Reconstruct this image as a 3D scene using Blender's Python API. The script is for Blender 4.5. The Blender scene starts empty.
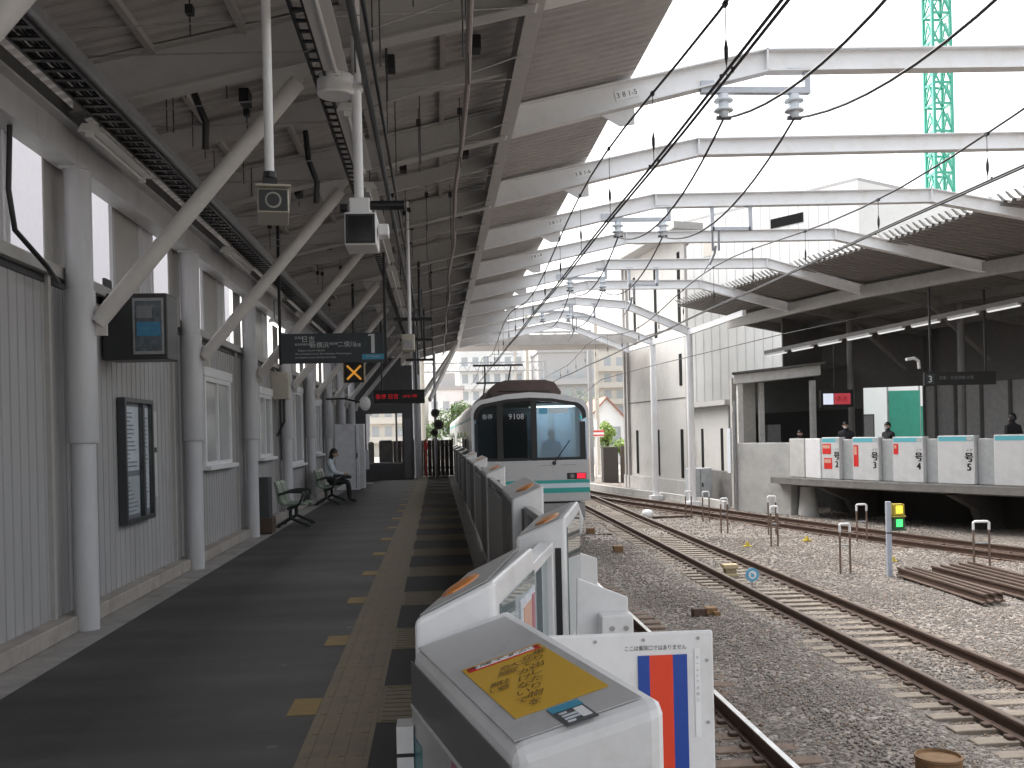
import bpy, bmesh, math, random
from mathutils import Vector, Matrix
random.seed(11)
R = math.radians
sc = bpy.context.scene
COL = sc.collection
PI = math.pi

# ------------------------------------------------------------------ materials
MATS = {}
def mat(name, col, rough=0.6, metal=0.0, vary=0.12, scale=6.0, bump=0.0, bscale=40.0, dirt=None, dscale=1.2, spec=0.5, emit=None, estr=0.0, coat=0.0, stretch=None):
    if name in MATS: return MATS[name]
    m = bpy.data.materials.new(name); m.use_nodes = True
    nt = m.node_tree; N = nt.nodes; L = nt.links
    b = N['Principled BSDF']
    b.inputs['Roughness'].default_value = rough
    b.inputs['Metallic'].default_value = metal
    b.inputs['Specular IOR Level'].default_value = spec
    b.inputs['Coat Weight'].default_value = coat
    tc = N.new('ShaderNodeTexCoord')
    vec = tc.outputs['Object']
    if stretch:
        mp = N.new('ShaderNodeMapping'); mp.inputs['Scale'].default_value = stretch
        L.new(vec, mp.inputs['Vector']); vec = mp.outputs['Vector']
    c = (*col, 1)
    nz = N.new('ShaderNodeTexNoise'); nz.inputs['Scale'].default_value = scale; nz.inputs['Detail'].default_value = 6; nz.inputs['Roughness'].default_value = 0.65
    L.new(vec, nz.inputs['Vector'])
    mr = N.new('ShaderNodeMapRange'); mr.inputs[1].default_value = .3; mr.inputs[2].default_value = .7
    mr.inputs[3].default_value = 1 - vary; mr.inputs[4].default_value = 1 + vary
    L.new(nz.outputs['Fac'], mr.inputs[0])
    mx = N.new('ShaderNodeMix'); mx.data_type = 'RGBA'; mx.blend_type = 'MULTIPLY'; mx.inputs[0].default_value = 1
    mx.inputs[6].default_value = c
    L.new(mr.outputs[0], mx.inputs[7])
    out = mx.outputs[2]
    if dirt:
        n2 = N.new('ShaderNodeTexNoise'); n2.inputs['Scale'].default_value = dscale; n2.inputs['Detail'].default_value = 9; n2.inputs['Roughness'].default_value = .72
        L.new(vec, n2.inputs['Vector'])
        r2 = N.new('ShaderNodeMapRange'); r2.inputs[1].default_value = .5; r2.inputs[2].default_value = .72; r2.inputs[4].default_value = .75
        L.new(n2.outputs['Fac'], r2.inputs[0])
        m2 = N.new('ShaderNodeMix'); m2.data_type = 'RGBA'
        L.new(r2.outputs[0], m2.inputs[0]); L.new(out, m2.inputs[6]); m2.inputs[7].default_value = (*dirt, 1)
        out = m2.outputs[2]
    L.new(out, b.inputs['Base Color'])
    rr = N.new('ShaderNodeMapRange'); rr.inputs[3].default_value = max(.02, rough - .1); rr.inputs[4].default_value = min(1, rough + .1)
    L.new(nz.outputs['Fac'], rr.inputs[0]); L.new(rr.outputs[0], b.inputs['Roughness'])
    if bump:
        n3 = N.new('ShaderNodeTexNoise'); n3.inputs['Scale'].default_value = bscale; n3.inputs['Detail'].default_value = 4
        L.new(vec, n3.inputs['Vector'])
        bp = N.new('ShaderNodeBump'); bp.inputs['Strength'].default_value = bump; bp.inputs['Distance'].default_value = .01
        L.new(n3.outputs['Fac'], bp.inputs['Height']); L.new(bp.outputs[0], b.inputs['Normal'])
    if emit:
        b.inputs['Emission Color'].default_value = (*emit, 1); b.inputs['Emission Strength'].default_value = estr
    MATS[name] = m
    return m

def glass(name, tint, opac, rough=.03, ior=1.5, clear=False):
    """window glass: part clear, part tinted body colour, mirror-like surface"""
    if name in MATS: return MATS[name]
    m = bpy.data.materials.new(name); m.use_nodes = True
    nt = m.node_tree; N = nt.nodes; L = nt.links
    b = N['Principled BSDF']; b.inputs['Base Color'].default_value = (*tint, 1); b.inputs['Roughness'].default_value = rough
    if clear:
        N.remove(b); b = N.new('ShaderNodeBsdfGlossy'); b.inputs['Color'].default_value = (.9, .92, .94, 1); b.inputs['Roughness'].default_value = rough
    tr = N.new('ShaderNodeBsdfTransparent'); tr.inputs[0].default_value = (.98, .99, .99, 1) if clear else (.8, .87, .88, 1)
    fr = N.new('ShaderNodeFresnel'); fr.inputs[0].default_value = ior
    ma = N.new('ShaderNodeMath'); ma.operation = 'ADD'; ma.use_clamp = True; ma.inputs[1].default_value = opac
    ge = N.new('ShaderNodeNewGeometry'); inv_ = N.new('ShaderNodeMath'); inv_.operation = 'SUBTRACT'; inv_.inputs[0].default_value = 1; L.new(ge.outputs['Backfacing'], inv_.inputs[1])
    mf = N.new('ShaderNodeMath'); mf.operation = 'MULTIPLY'; L.new(fr.outputs[0], mf.inputs[0]); L.new(inv_.outputs[0], mf.inputs[1])
    L.new(mf.outputs[0], ma.inputs[0])
    mx = N.new('ShaderNodeMixShader'); L.new(ma.outputs[0], mx.inputs[0]); L.new(tr.outputs[0], mx.inputs[1]); L.new(b.outputs[0], mx.inputs[2])
    L.new(mx.outputs[0], N['Material Output'].inputs['Surface'])
    MATS[name] = m
    return m

ASPH = mat('asphalt', (.050, .0465, .0455), .66, vary=.28, scale=7, bump=.4, bscale=160, dirt=(.076, .071, .068), dscale=.8)
def wear(m_):
    nt = m_.node_tree; N = nt.nodes; L = nt.links; b = N['Principled BSDF']; src = b.inputs['Base Color'].links[0].from_socket; tc = [n for n in N if n.type == 'TEX_COORD'][0]
    vo = N.new('ShaderNodeTexVoronoi'); vo.inputs['Scale'].default_value = 1.7; L.new(tc.outputs['Object'], vo.inputs['Vector'])
    st = N.new('ShaderNodeMapRange'); st.inputs[1].default_value = .045; st.inputs[2].default_value = .06; st.inputs[3].default_value = 1.9; st.inputs[4].default_value = 1; L.new(vo.outputs['Distance'], st.inputs[0])
    mp = N.new('ShaderNodeMapping'); mp.inputs['Scale'].default_value = (.25, 1.6, 1); L.new(tc.outputs['Object'], mp.inputs['Vector'])
    nz = N.new('ShaderNodeTexNoise'); nz.inputs['Scale'].default_value = 1.1; nz.inputs['Detail'].default_value = 5; L.new(mp.outputs[0], nz.inputs['Vector'])
    s2 = N.new('ShaderNodeMapRange'); s2.inputs[1].default_value = .35; s2.inputs[2].default_value = .65; s2.inputs[3].default_value = .72; s2.inputs[4].default_value = 1.25; L.new(nz.outputs['Fac'], s2.inputs[0])
    mu = N.new('ShaderNodeMath'); mu.operation = 'MULTIPLY'; L.new(st.outputs[0], mu.inputs[0]); L.new(s2.outputs[0], mu.inputs[1])
    mx = N.new('ShaderNodeMix'); mx.data_type = 'RGBA'; mx.blend_type = 'MULTIPLY'; mx.inputs[0].default_value = 1; L.new(src, mx.inputs[6]); L.new(mu.outputs[0], mx.inputs[7]); L.new(mx.outputs[2], b.inputs['Base Color'])
wear(ASPH)
CONC = mat('concrete', (.30, .285, .27), .85, vary=.2, scale=4, bump=.2, bscale=60, dirt=(.16, .15, .14))
CONCD = mat('dark_concrete', (.13, .125, .12), .9, vary=.25, scale=3, bump=.2, bscale=50, dirt=(.06, .055, .05))
CONCW = mat('pale_concrete', (.52, .51, .49), .85, vary=.12, scale=2, dirt=(.33, .32, .31), dscale=.7)
PLINTH = mat('plinth_concrete', (.34, .31, .28), .85, vary=.2, scale=5, dirt=(.2, .17, .15), bump=.2)
WALL = mat('grey_cladding', (.378, .37, .375), .5, vary=.09, scale=2.5, dirt=(.28, .265, .25), dscale=.9, stretch=(1, 1, .2))
TRIMG = mat('grey_trim', (.40, .385, .37), .5, vary=.08)
WHITEP = mat('white_steel', (.76, .76, .77), .42, vary=.05, scale=3, dirt=(.56, .53, .49), dscale=1.5)
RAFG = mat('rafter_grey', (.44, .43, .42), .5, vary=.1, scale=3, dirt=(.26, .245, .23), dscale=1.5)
COLP = mat('column_paint', (.54, .54, .56), .42, vary=.07, scale=3, dirt=(.40, .385, .37), dscale=1.6, stretch=(2, 2, .35))
BRACEP = mat('brace_paint', (.55, .53, .51), .45, vary=.07)
DECK = mat('roof_deck', (.42, .40, .385), .5, vary=.12, scale=2, dirt=(.31, .285, .27), dscale=.7)
DARKM = mat('dark_metal', (.03, .03, .033), .45, metal=.3, vary=.2)
BLACK = mat('black_plastic', (.012, .012, .013), .4, vary=.2)
GALV = mat('galvanised', (.36, .36, .37), .42, metal=.6, vary=.15, scale=12)
FENW = mat('gate_white', (.74, .735, .74), .36, vary=.05, scale=5, dirt=(.56, .55, .53), dscale=2.6, bump=.02, bscale=220, coat=.15)
FENG = mat('gate_grey', (.46, .455, .455), .38, vary=.05, scale=5, dirt=(.3, .3, .3), dscale=3)
FENGD = mat('gate_side_grey', (.155, .15, .148), .32, vary=.06, scale=4)
FEND = mat('gate_dark_panel', (.32, .30, .29), .3, vary=.1, scale=5)
ORANGE = mat('orange_lens', (.62, .22, .04), .3, vary=.05)
SIGNY = mat('sign_yellow', (.60, .36, .04), .42, vary=.05)
RED = mat('red_print', (.62, .03, .025), .4, vary=.05)
STRRED = mat('stripe_red', (.72, .055, .02), .35, vary=.03)
STRBLU = mat('stripe_blue', (.015, .06, .32), .35, vary=.03)
WHITE = mat('white_print', (.8, .8, .8), .45, vary=.02)
INK = mat('ink', (.02, .02, .022), .5, vary=.05)
INKBR = mat('brown_ink', (.12, .07, .02), .5, vary=.05)
GREYTXT = mat('sign_text', (.55, .56, .57), .5, vary=.03)
TACT = mat('tactile_worn', (.15, .122, .082), .75, vary=.16, scale=9, dirt=(.105, .09, .07), dscale=2.5, bump=.2)
TACTY = mat('tactile_yellow', (.20, .135, .045), .65, vary=.15, scale=14, dirt=(.13, .095, .05), dscale=3)
RUST = mat('rail_rust', (.085, .05, .035), .75, vary=.3, scale=12, bump=.2, dirt=(.05, .032, .025))
RAILTOP = mat('rail_shine', (.72, .71, .70), .22, metal=.85, vary=.1, scale=8)
RAILTOPD = mat('rail_dull', (.14, .105, .085), .5, metal=.3, vary=.2, scale=8)
SLEEP = mat('sleeper_tan', (.25, .21, .168), .85, vary=.3, scale=7, dirt=(.17, .14, .115), bump=.2)
SLEEPB = mat('sleeper_brown', (.17, .12, .09), .85, vary=.3, scale=7, dirt=(.1, .07, .055), bump=.2)
STEEL = mat('stainless', (.55, .55, .56), .3, metal=.75, vary=.05)
TRAINW = mat('train_white', (.70, .71, .73), .3, vary=.03, coat=.2)
TEAL = mat('teal_stripe', (.03, .36, .33), .35, vary=.03)
ICE = mat('ice_stripe', (.62, .74, .80), .35, vary=.03)
UNDER = mat('underframe', (.035, .033, .032), .7, vary=.3)
ACBR = mat('roof_unit_brown', (.10, .065, .06), .6, vary=.2)
TAIL = mat('tail_lamp', (.7, .02, .06), .3, emit=(1, .015, .04), estr=.28)
GLD = glass('dark_glass', (.012, .016, .018), .72)
GLC = glass('windscreen', (.36, .46, .53), .42)
GLW = glass('window_glass', (.35, .37, .38), .45)
GLP = glass('panel_glass', (.20, .25, .26), .5)
BGWHITE = mat('bg_white', (.78, .78, .77), .6, vary=.04, scale=1, dirt=(.66, .66, .64), dscale=.3)
BGTAUPE = mat('bg_taupe', (.54, .525, .50), .65, vary=.05, scale=1.2, dirt=(.37, .35, .32), dscale=.4)
BGCREAM = mat('bg_cream', (.62, .58, .52), .7, vary=.06)
BGGREY = mat('bg_grey', (.45, .44, .44), .7, vary=.06)
TILE = mat('red_tile', (.32, .15, .11), .7, vary=.2)
TILEG = mat('grey_tile', (.22, .21, .21), .7, vary=.2)
CRANE = mat('crane_green', (.07, .40, .29), .4, vary=.05)
GREENSH = mat('green_sheet', (.04, .34, .24), .55, vary=.1, scale=3)
LAMP = mat('lamp_tube', (.8, .8, .8), .4, emit=(1, 1, .97), estr=1.1)
LAMPOFF = mat('lamp_body', (.62, .61, .6), .4, vary=.04)
SIGNBK = mat('sign_slate', (.035, .045, .052), .4, vary=.06)
CYAN = mat('sign_cyan', (.06, .28, .42), .45, vary=.04)
CYAN2 = mat('gate_cyan', (.12, .42, .48), .4, vary=.04)
LEDR = mat('led_red', (.3, .01, .01), .5, emit=(1, .02, .04), estr=.1)
LEDO = mat('led_orange', (.4, .25, .05), .5, emit=(1, .42, .05), estr=.13)
LEDY = mat('led_yellow', (.6, .5, .05), .4, emit=(1, .8, .03), estr=.7)
LEDG = mat('led_green', (.1, .6, .2), .4, emit=(.03, 1, .12), estr=.6)
SEATG = mat('seat_green', (.17, .21, .16), .4, vary=.08)
SEATD = mat('seat_frame', (.035, .04, .038), .4, metal=.3)
PINK = mat('pink_print', (.42, .14, .19), .4, vary=.05)
TEALP = mat('teal_print', (.08, .22, .24), .4, vary=.05)
PEACH = mat('peach_print', (.6, .35, .26), .4, vary=.05)
BLUEP = mat('blue_print', (.05, .2, .34), .4, vary=.2, scale=25)
PAPER = mat('paper', (.62, .65, .70), .5, vary=.15, scale=14)
TANP = mat('junction_tan', (.52, .42, .25), .6, vary=.15)
OCHRE = mat('ochre_rust', (.21, .12, .055), .75, vary=.3, scale=15)
BLUEM = mat('marker_blue', (.12, .40, .62), .4, vary=.05)
SKIN = mat('skin', (.45, .29, .21), .5, vary=.05)
HAIR = mat('hair_black', (.012, .011, .011), .45, vary=.2, scale=40)
SHIRT = mat('shirt_pale', (.50, .54, .60), .8, vary=.08)
TROUS = mat('trousers_black', (.015, .015, .017), .8, vary=.15)
COATD = mat('coat_dark', (.02, .02, .024), .8, vary=.15)
COATB = mat('uniform_blue', (.03, .07, .20), .8, vary=.1)
MASKW = mat('face_mask', (.7, .7, .7), .8)
BARK = mat('bark', (.08, .06, .045), .9, vary=.3, scale=20)
LEAF = mat('leaf_green', (.09, .15, .04), .6, vary=.45, scale=3)
LEAFY = mat('leaf_yellow_green', (.19, .27, .05), .6, vary=.4, scale=3)
CERAM = mat('ceramic', (.62, .66, .70), .25, vary=.05)
WIRE = mat('wire_dark', (.035, .032, .032), .5, metal=.3, vary=.2)
CABIN = mat('cab_panel', (.42, .52, .60), .6, vary=.05)
CURT = mat('cab_curtain', (.40, .55, .72), .8, vary=.1)
REDW = mat('barrier_red', (.6, .06, .04), .5)
ORANGEP = mat('barrier_orange', (.6, .22, .03), .5)

# ------------------------------------------------------------------ mesh builder
WLOC = {}
class M:
    def __init__(s): s.v = []; s.f = []; s.m = []
    def add(s, vs, fs, m=0):
        o = len(s.v); s.v += [tuple(p) for p in vs]
        for f in fs: s.f.append(tuple(i + o for i in f)); s.m.append(m)
    def bb(s, x0, x1, y0, y1, z0, z1, m=0):
        vs = [(x, y, z) for z in (z0, z1) for y in (y0, y1) for x in (x0, x1)]
        s.add(vs, [(0, 2, 3, 1), (4, 5, 7, 6), (0, 1, 5, 4), (2, 6, 7, 3), (0, 4, 6, 2), (1, 3, 7, 5)], m)
    def bar(s, p, q, w, h, m=0, up=(0, 0, 1)):
        p = Vector(p); q = Vector(q); d = (q - p).normalized(); u = Vector(up)
        a = d.cross(u)
        if a.length < 1e-5: a = d.cross(Vector((1, 0, 0)))
        a.normalize(); b = a.cross(d).normalized()
        vs = []
        for c in (p, q):
            for i, j in ((-1, -1), (1, -1), (1, 1), (-1, 1)): vs.append(c + a * i * w / 2 + b * j * h / 2)
        s.add(vs, [(0, 1, 2, 3), (7, 6, 5, 4), (0, 4, 5, 1), (1, 5, 6, 2), (2, 6, 7, 3), (3, 7, 4, 0)], m)
    def tube(s, pts, r, n=8, m=0, cap=True):
        pts = [Vector(p) for p in pts]; rs = r if isinstance(r, (list, tuple)) else [r] * len(pts)
        o = len(s.v); k = len(pts); pa = None
        for i, p in enumerate(pts):
            d = (pts[min(k - 1, i + 1)] - pts[max(0, i - 1)]).normalized()
            if pa is None:
                pa = d.cross(Vector((0, 0, 1)))
                if pa.length < 1e-3: pa = d.cross(Vector((1, 0, 0)))
            pa = (pa - d * pa.dot(d)).normalized(); b = d.cross(pa)
            for j in range(n):
                t = 2 * PI * j / n
                s.v.append(tuple(p + (pa * math.cos(t) + b * math.sin(t)) * rs[i]))
        for i in range(k - 1):
            for j in range(n):
                s.f.append((o + i * n + j, o + i * n + (j + 1) % n, o + (i + 1) * n + (j + 1) % n, o + (i + 1) * n + j)); s.m.append(m)
        if cap:
            s.f.append(tuple(o + j for j in range(n))[::-1]); s.m.append(m)
            s.f.append(tuple(o + (k - 1) * n + j for j in range(n))); s.m.append(m)
    def lathe(s, prof, c=(0, 0, 0), n=16, m=0):
        o = len(s.v); k = len(prof)
        for r, z in prof:
            for j in range(n):
                t = 2 * PI * j / n; q = max(r, 1e-4); s.v.append((c[0] + q * math.cos(t), c[1] + q * math.sin(t), c[2] + z))
        for i in range(k - 1):
            for j in range(n): s.f.append((o + i * n + j, o + i * n + (j + 1) % n, o + (i + 1) * n + (j + 1) % n, o + (i + 1) * n + j)); s.m.append(m)
        s.f.append(tuple(o + j for j in range(n))[::-1]); s.m.append(m)
        s.f.append(tuple(o + (k - 1) * n + j for j in range(n))); s.m.append(m)
    def prism(s, poly, a, b, axis='y', m=0):
        """poly of 2D points pushed from a to b along axis: x:(y,z) y:(x,z) z:(x,y)"""
        def P(p, t):
            return {'x': (t, p[0], p[1]), 'y': (p[0], t, p[1]), 'z': (p[0], p[1], t)}[axis]
        n = len(poly); vs = [P(p, a) for p in poly] + [P(p, b) for p in poly]
        s.add(vs, [tuple(range(n))[::-1], tuple(range(n, 2 * n))] + [(i, (i + 1) % n, n + (i + 1) % n, n + i) for i in range(n)], m)
    def sweep(s, prof, path, m=0, cap=True):
        """profile (side, up) swept along a plan path of (x,y,z); side is to the right of travel"""
        n = len(prof); o = len(s.v); k = len(path)
        for i, p in enumerate(path):
            a = path[max(0, i - 1)]; b = path[min(k - 1, i + 1)]
            tx, ty = b[0] - a[0], b[1] - a[1]; l = math.hypot(tx, ty); nx, ny = ty / l, -tx / l
            for (u, w) in prof: s.v.append((p[0] + nx * u, p[1] + ny * u, p[2] + w))
        for i in range(k - 1):
            for j in range(n):
                s.f.append((o + i * n + j, o + i * n + (j + 1) % n, o + (i + 1) * n + (j + 1) % n, o + (i + 1) * n + j)); s.m.append(m)
        if cap:
            s.f.append(tuple(o + j for j in range(n))); s.m.append(m)
            s.f.append(tuple(o + (k - 1) * n + j for j in range(n))[::-1]); s.m.append(m)
    def hexa(s, bot, top, m=0):
        n = len(bot)
        s.add(list(bot) + list(top), [tuple(range(n))[::-1], tuple(range(n, 2 * n))] + [(i, (i + 1) % n, n + (i + 1) % n, n + i) for i in range(n)], m)
    def ball(s, c, r, m=0, n=10, k=6):
        rx, ry, rz = r if isinstance(r, tuple) else (r, r, r)
        o = len(s.v)
        for i in range(k + 1):
            t = PI * i / k
            for j in range(n):
                a = 2 * PI * j / n; q = max(math.sin(t), .02)
                s.v.append((c[0] + rx * q * math.cos(a), c[1] + ry * q * math.sin(a), c[2] - rz * math.cos(t)))
        for i in range(k):
            for j in range(n):
                s.f.append((o + i * n + j, o + i * n + (j + 1) % n, o + (i + 1) * n + (j + 1) % n, o + (i + 1) * n + j)); s.m.append(m)
    def build(s, name, mats, parent=None, world=True, bevel=0, smooth=False, mesh=None):
        if not isinstance(mats, (list, tuple)): mats = [mats]
        off = WLOC.get(parent.name, Vector((0, 0, 0))) if (parent and world) else Vector((0, 0, 0))
        me = bpy.data.meshes.new(name)
        me.from_pydata([(v[0] - off.x, v[1] - off.y, v[2] - off.z) for v in s.v], [], s.f)
        me.polygons.foreach_set('material_index', s.m)
        for q in mats: me.materials.append(q)
        bm = bmesh.new(); bm.from_mesh(me); bmesh.ops.recalc_face_normals(bm, faces=bm.faces); bm.to_mesh(me); bm.free()
        if smooth:
            me.polygons.foreach_set('use_smooth', [True] * len(me.polygons))
            try: me.set_sharp_from_angle(angle=R(38))
            except Exception: pass
        ob = bpy.data.objects.new(name, me); COL.objects.link(ob)
        if parent: ob.parent = parent; WLOC[ob.name] = off
        else: WLOC[ob.name] = Vector((0, 0, 0))
        if bevel:
            bv = ob.modifiers.new('bevel', 'BEVEL'); bv.width = bevel; bv.segments = 3; bv.limit_method = 'ANGLE'; bv.angle_limit = R(35)
        return ob

def thing(name, label, cat, loc=(0, 0, 0), rz=0, group=None):
    o = bpy.data.objects.new(name, None); COL.objects.link(o); o.empty_display_size = .2
    o.location = loc; o.rotation_euler = (0, 0, rz)
    o['label'] = label; o['category'] = cat
    if group: o['group'] = group
    WLOC[o.name] = Vector(loc)
    return o
def tag(o, label, cat, group=None):
    o['label'] = label; o['category'] = cat
    if group: o['group'] = group
    return o
def struct(o): o['kind'] = 'structure'; return o
def kids(o): return [c for c in ALLKIDS.get(o.name, o.children)]
ALLKIDS = {}
def dup(root, loc, rz=None, label=None):
    """copy of a thing with copies of its parts and sub-parts (shared meshes)"""
    def cp(o, par):
        c = o.copy(); COL.objects.link(c)
        if par: c.parent = par
        for ch in list(o.children): cp(ch, c)
        return c
    r = cp(root, None); r.location = loc
    if rz is not None: r.rotation_euler = (0, 0, rz)
    if label: r['label'] = label
    return r

TXT = {}
def text(m, body, size, o, xd, yd, mi=0, align='CENTER', sx=1.0):
    """lettering as flat faces, laid on the plane through o with axes xd, yd"""
    if body not in TXT:
        cu = bpy.data.curves.new('t', 'FONT'); cu.body = body; cu.size = 1; cu.resolution_u = 2
        ob = bpy.data.objects.new('t', cu); COL.objects.link(ob)
        bpy.context.view_layer.update()
        me = ob.to_mesh()
        TXT[body] = ([tuple(v.co) for v in me.vertices], [tuple(p.vertices) for p in me.polygons])
        ob.to_mesh_clear(); bpy.data.objects.remove(ob); bpy.data.curves.remove(cu)
    vs, fs = TXT[body]
    if not vs: return
    x0 = min(v[0] for v in vs); x1 = max(v[0] for v in vs); y0 = min(v[1] for v in vs); y1 = max(v[1] for v in vs)
    cx = (x0 + x1) / 2 if align == 'CENTER' else x0; cy = (y0 + y1) / 2
    o = Vector(o); xd = Vector(xd).normalized(); yd = Vector(yd).normalized()
    m.add([o + xd * ((v[0] - cx) * size * sx) + yd * ((v[1] - cy) * size) for v in vs], fs, mi)
def vtext(m, body, size, o, xd, yd, mi=0, pitch=1.05):
    """vertical Japanese column, o is the centre of the first character"""
    o = Vector(o); y = Vector(yd).normalized()
    for i, ch in enumerate(body): text(m, ch, size, o - y * (i * size * pitch), xd, yd, mi)

# ------------------------------------------------------------------ world, sun, camera
w = bpy.data.worlds.new('World'); sc.world = w; w.use_nodes = True
nt = w.node_tree; bgn = nt.nodes['Background']
sk = nt.nodes.new('ShaderNodeTexSky'); sk.sky_type = 'NISHITA'; sk.sun_disc = False
SUN_EL, SUN_AZ = 55, -35           # azimuth clockwise from +Y
sk.sun_elevation = R(SUN_EL); sk.sun_rotation = R(SUN_AZ); sk.air_density = 1.6; sk.dust_density = 6.0; sk.ozone_density = 1.0
hs = nt.nodes.new('ShaderNodeHueSaturation'); hs.inputs['Saturation'].default_value = .22
nt.links.new(sk.outputs[0], hs.inputs['Color']); nt.links.new(hs.outputs[0], bgn.inputs['Color'])
bgn.inputs['Strength'].default_value = .15
sl = bpy.data.lights.new('sun', 'SUN'); sl.energy = .5; sl.angle = R(60); sl.color = (1, .97, .92)
so = bpy.data.objects.new('sun', sl); COL.objects.link(so)
sd = Vector((math.sin(R(SUN_AZ)) * math.cos(R(SUN_EL)), math.cos(R(SUN_AZ)) * math.cos(R(SUN_EL)), math.sin(R(SUN_EL))))
so.rotation_euler = (-sd).to_track_quat('-Z', 'Y').to_euler(); so.location = sd * 60
sc.view_settings.view_transform = 'Standard'; sc.view_settings.look = 'None'; sc.view_settings.gamma = 1
sc.view_settings.exposure = EXPO = 1.75
cam = bpy.data.cameras.new('camera'); co = bpy.data.objects.new('camera', cam); COL.objects.link(co); sc.camera = co
F = 1000.0; psi = math.atan(75 / F); rr = R(1.3)
cam.sensor_width = 36; cam.lens = 36 * F / 1024; cam.shift_y = 49.3 / 1024; cam.clip_end = 3000; cam.clip_start = .05
fw = Vector((math.sin(psi), math.cos(psi), 0)); rt = Vector((math.cos(psi), -math.sin(psi), 0)); up = Vector((0, 0, 1))
r2 = rt * math.cos(rr) - up * math.sin(rr); u2 = rt * math.sin(rr) + up * math.cos(rr)
co.matrix_world = Matrix(((r2.x, u2.x, -fw.x, 0), (r2.y, u2.y, -fw.y, 0), (r2.z, u2.z, -fw.z, 1.65), (0, 0, 0, 1)))

FY = [5.1 + 4.03 * k for k in range(-3, 11)]      # frame positions along the platform
GZ = -1.27                                        # ballast level
# ================================================================== ground, platform
m = M(); m.bb(-400, 400, -60, 900, -1.9, -1.32); struct(m.build('ground', mat('town_ground', (.30, .28, .25), .9, vary=.2, scale=.4)))

def ballast_mat():
    mm = bpy.data.materials.new('ballast'); mm.use_nodes = True
    nt = mm.node_tree; N = nt.nodes; L = nt.links; b = N['Principled BSDF']; b.inputs['Roughness'].default_value = .92
    b.inputs['Specular IOR Level'].default_value = .2
    tc = N.new('ShaderNodeTexCoord')
    vo = N.new('ShaderNodeTexVoronoi'); vo.inputs['Scale'].default_value = 19; L.new(tc.outputs['Object'], vo.inputs['Vector'])
    cr = N.new('ShaderNodeValToRGB'); e = cr.color_ramp
    e.elements[0].position = 0; e.elements[0].color = (.11, .098, .088, 1)
    e.elements[1].position = 1; e.elements[1].color = (.36, .33, .30, 1)
    x = e.elements.new(.45); x.color = (.21, .185, .165, 1)
    x = e.elements.new(.75); x.color = (.27, .235, .205, 1)
    sp = N.new('ShaderNodeSeparateColor'); L.new(vo.outputs['Color'], sp.inputs[0]); L.new(sp.outputs[0], cr.inputs[0])
    nz = N.new('ShaderNodeTexNoise'); nz.inputs['Scale'].default_value = .55; nz.inputs['Detail'].default_value = 6; L.new(tc.outputs['Object'], nz.inputs['Vector'])
    mr = N.new('ShaderNodeMapRange'); mr.inputs[1].default_value = .3; mr.inputs[2].default_value = .7; mr.inputs[3].default_value = .72; mr.inputs[4].default_value = 1.2; L.new(nz.outputs['Fac'], mr.inputs[0])
    mx = N.new('ShaderNodeMix'); mx.data_type = 'RGBA'; mx.blend_type = 'MULTIPLY'; mx.inputs[0].default_value = 1
    L.new(cr.outputs[0], mx.inputs[6]); L.new(mr.outputs[0], mx.inputs[7]); L.new(mx.outputs[2], b.inputs['Base Color'])
    bp = N.new('ShaderNodeBump'); bp.inputs['Strength'].default_value = .9; bp.inputs['Distance'].default_value = .03; bp.invert = True
    L.new(vo.outputs['Distance'], bp.inputs['Height']); L.new(bp.outputs[0], b.inputs['Normal'])
    return mm
BAL = ballast_mat()
m = M()
nx, ny = 60, 160
def gz(x, y): return GZ + .018 * math.sin(x * 2.1 + y * .7) + .015 * math.sin(y * 1.9 - x * 1.3) + (.05 if 3.2 < x < 4.9 else 0) * math.sin((x - 3.2) / 1.7 * PI)
vs = [(.6 + 29.4 * i / nx, -10 + 75 * j / ny) for j in range(ny + 1) for i in range(nx + 1)]
m.add([(x, y, gz(x, y)) for x, y in vs], [(j * (nx + 1) + i, j * (nx + 1) + i + 1, (j + 1) * (nx + 1) + i + 1, (j + 1) * (nx + 1) + i) for j in range(ny) for i in range(nx)])
struct(m.build('ballast_bed', BAL, smooth=True))

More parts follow.
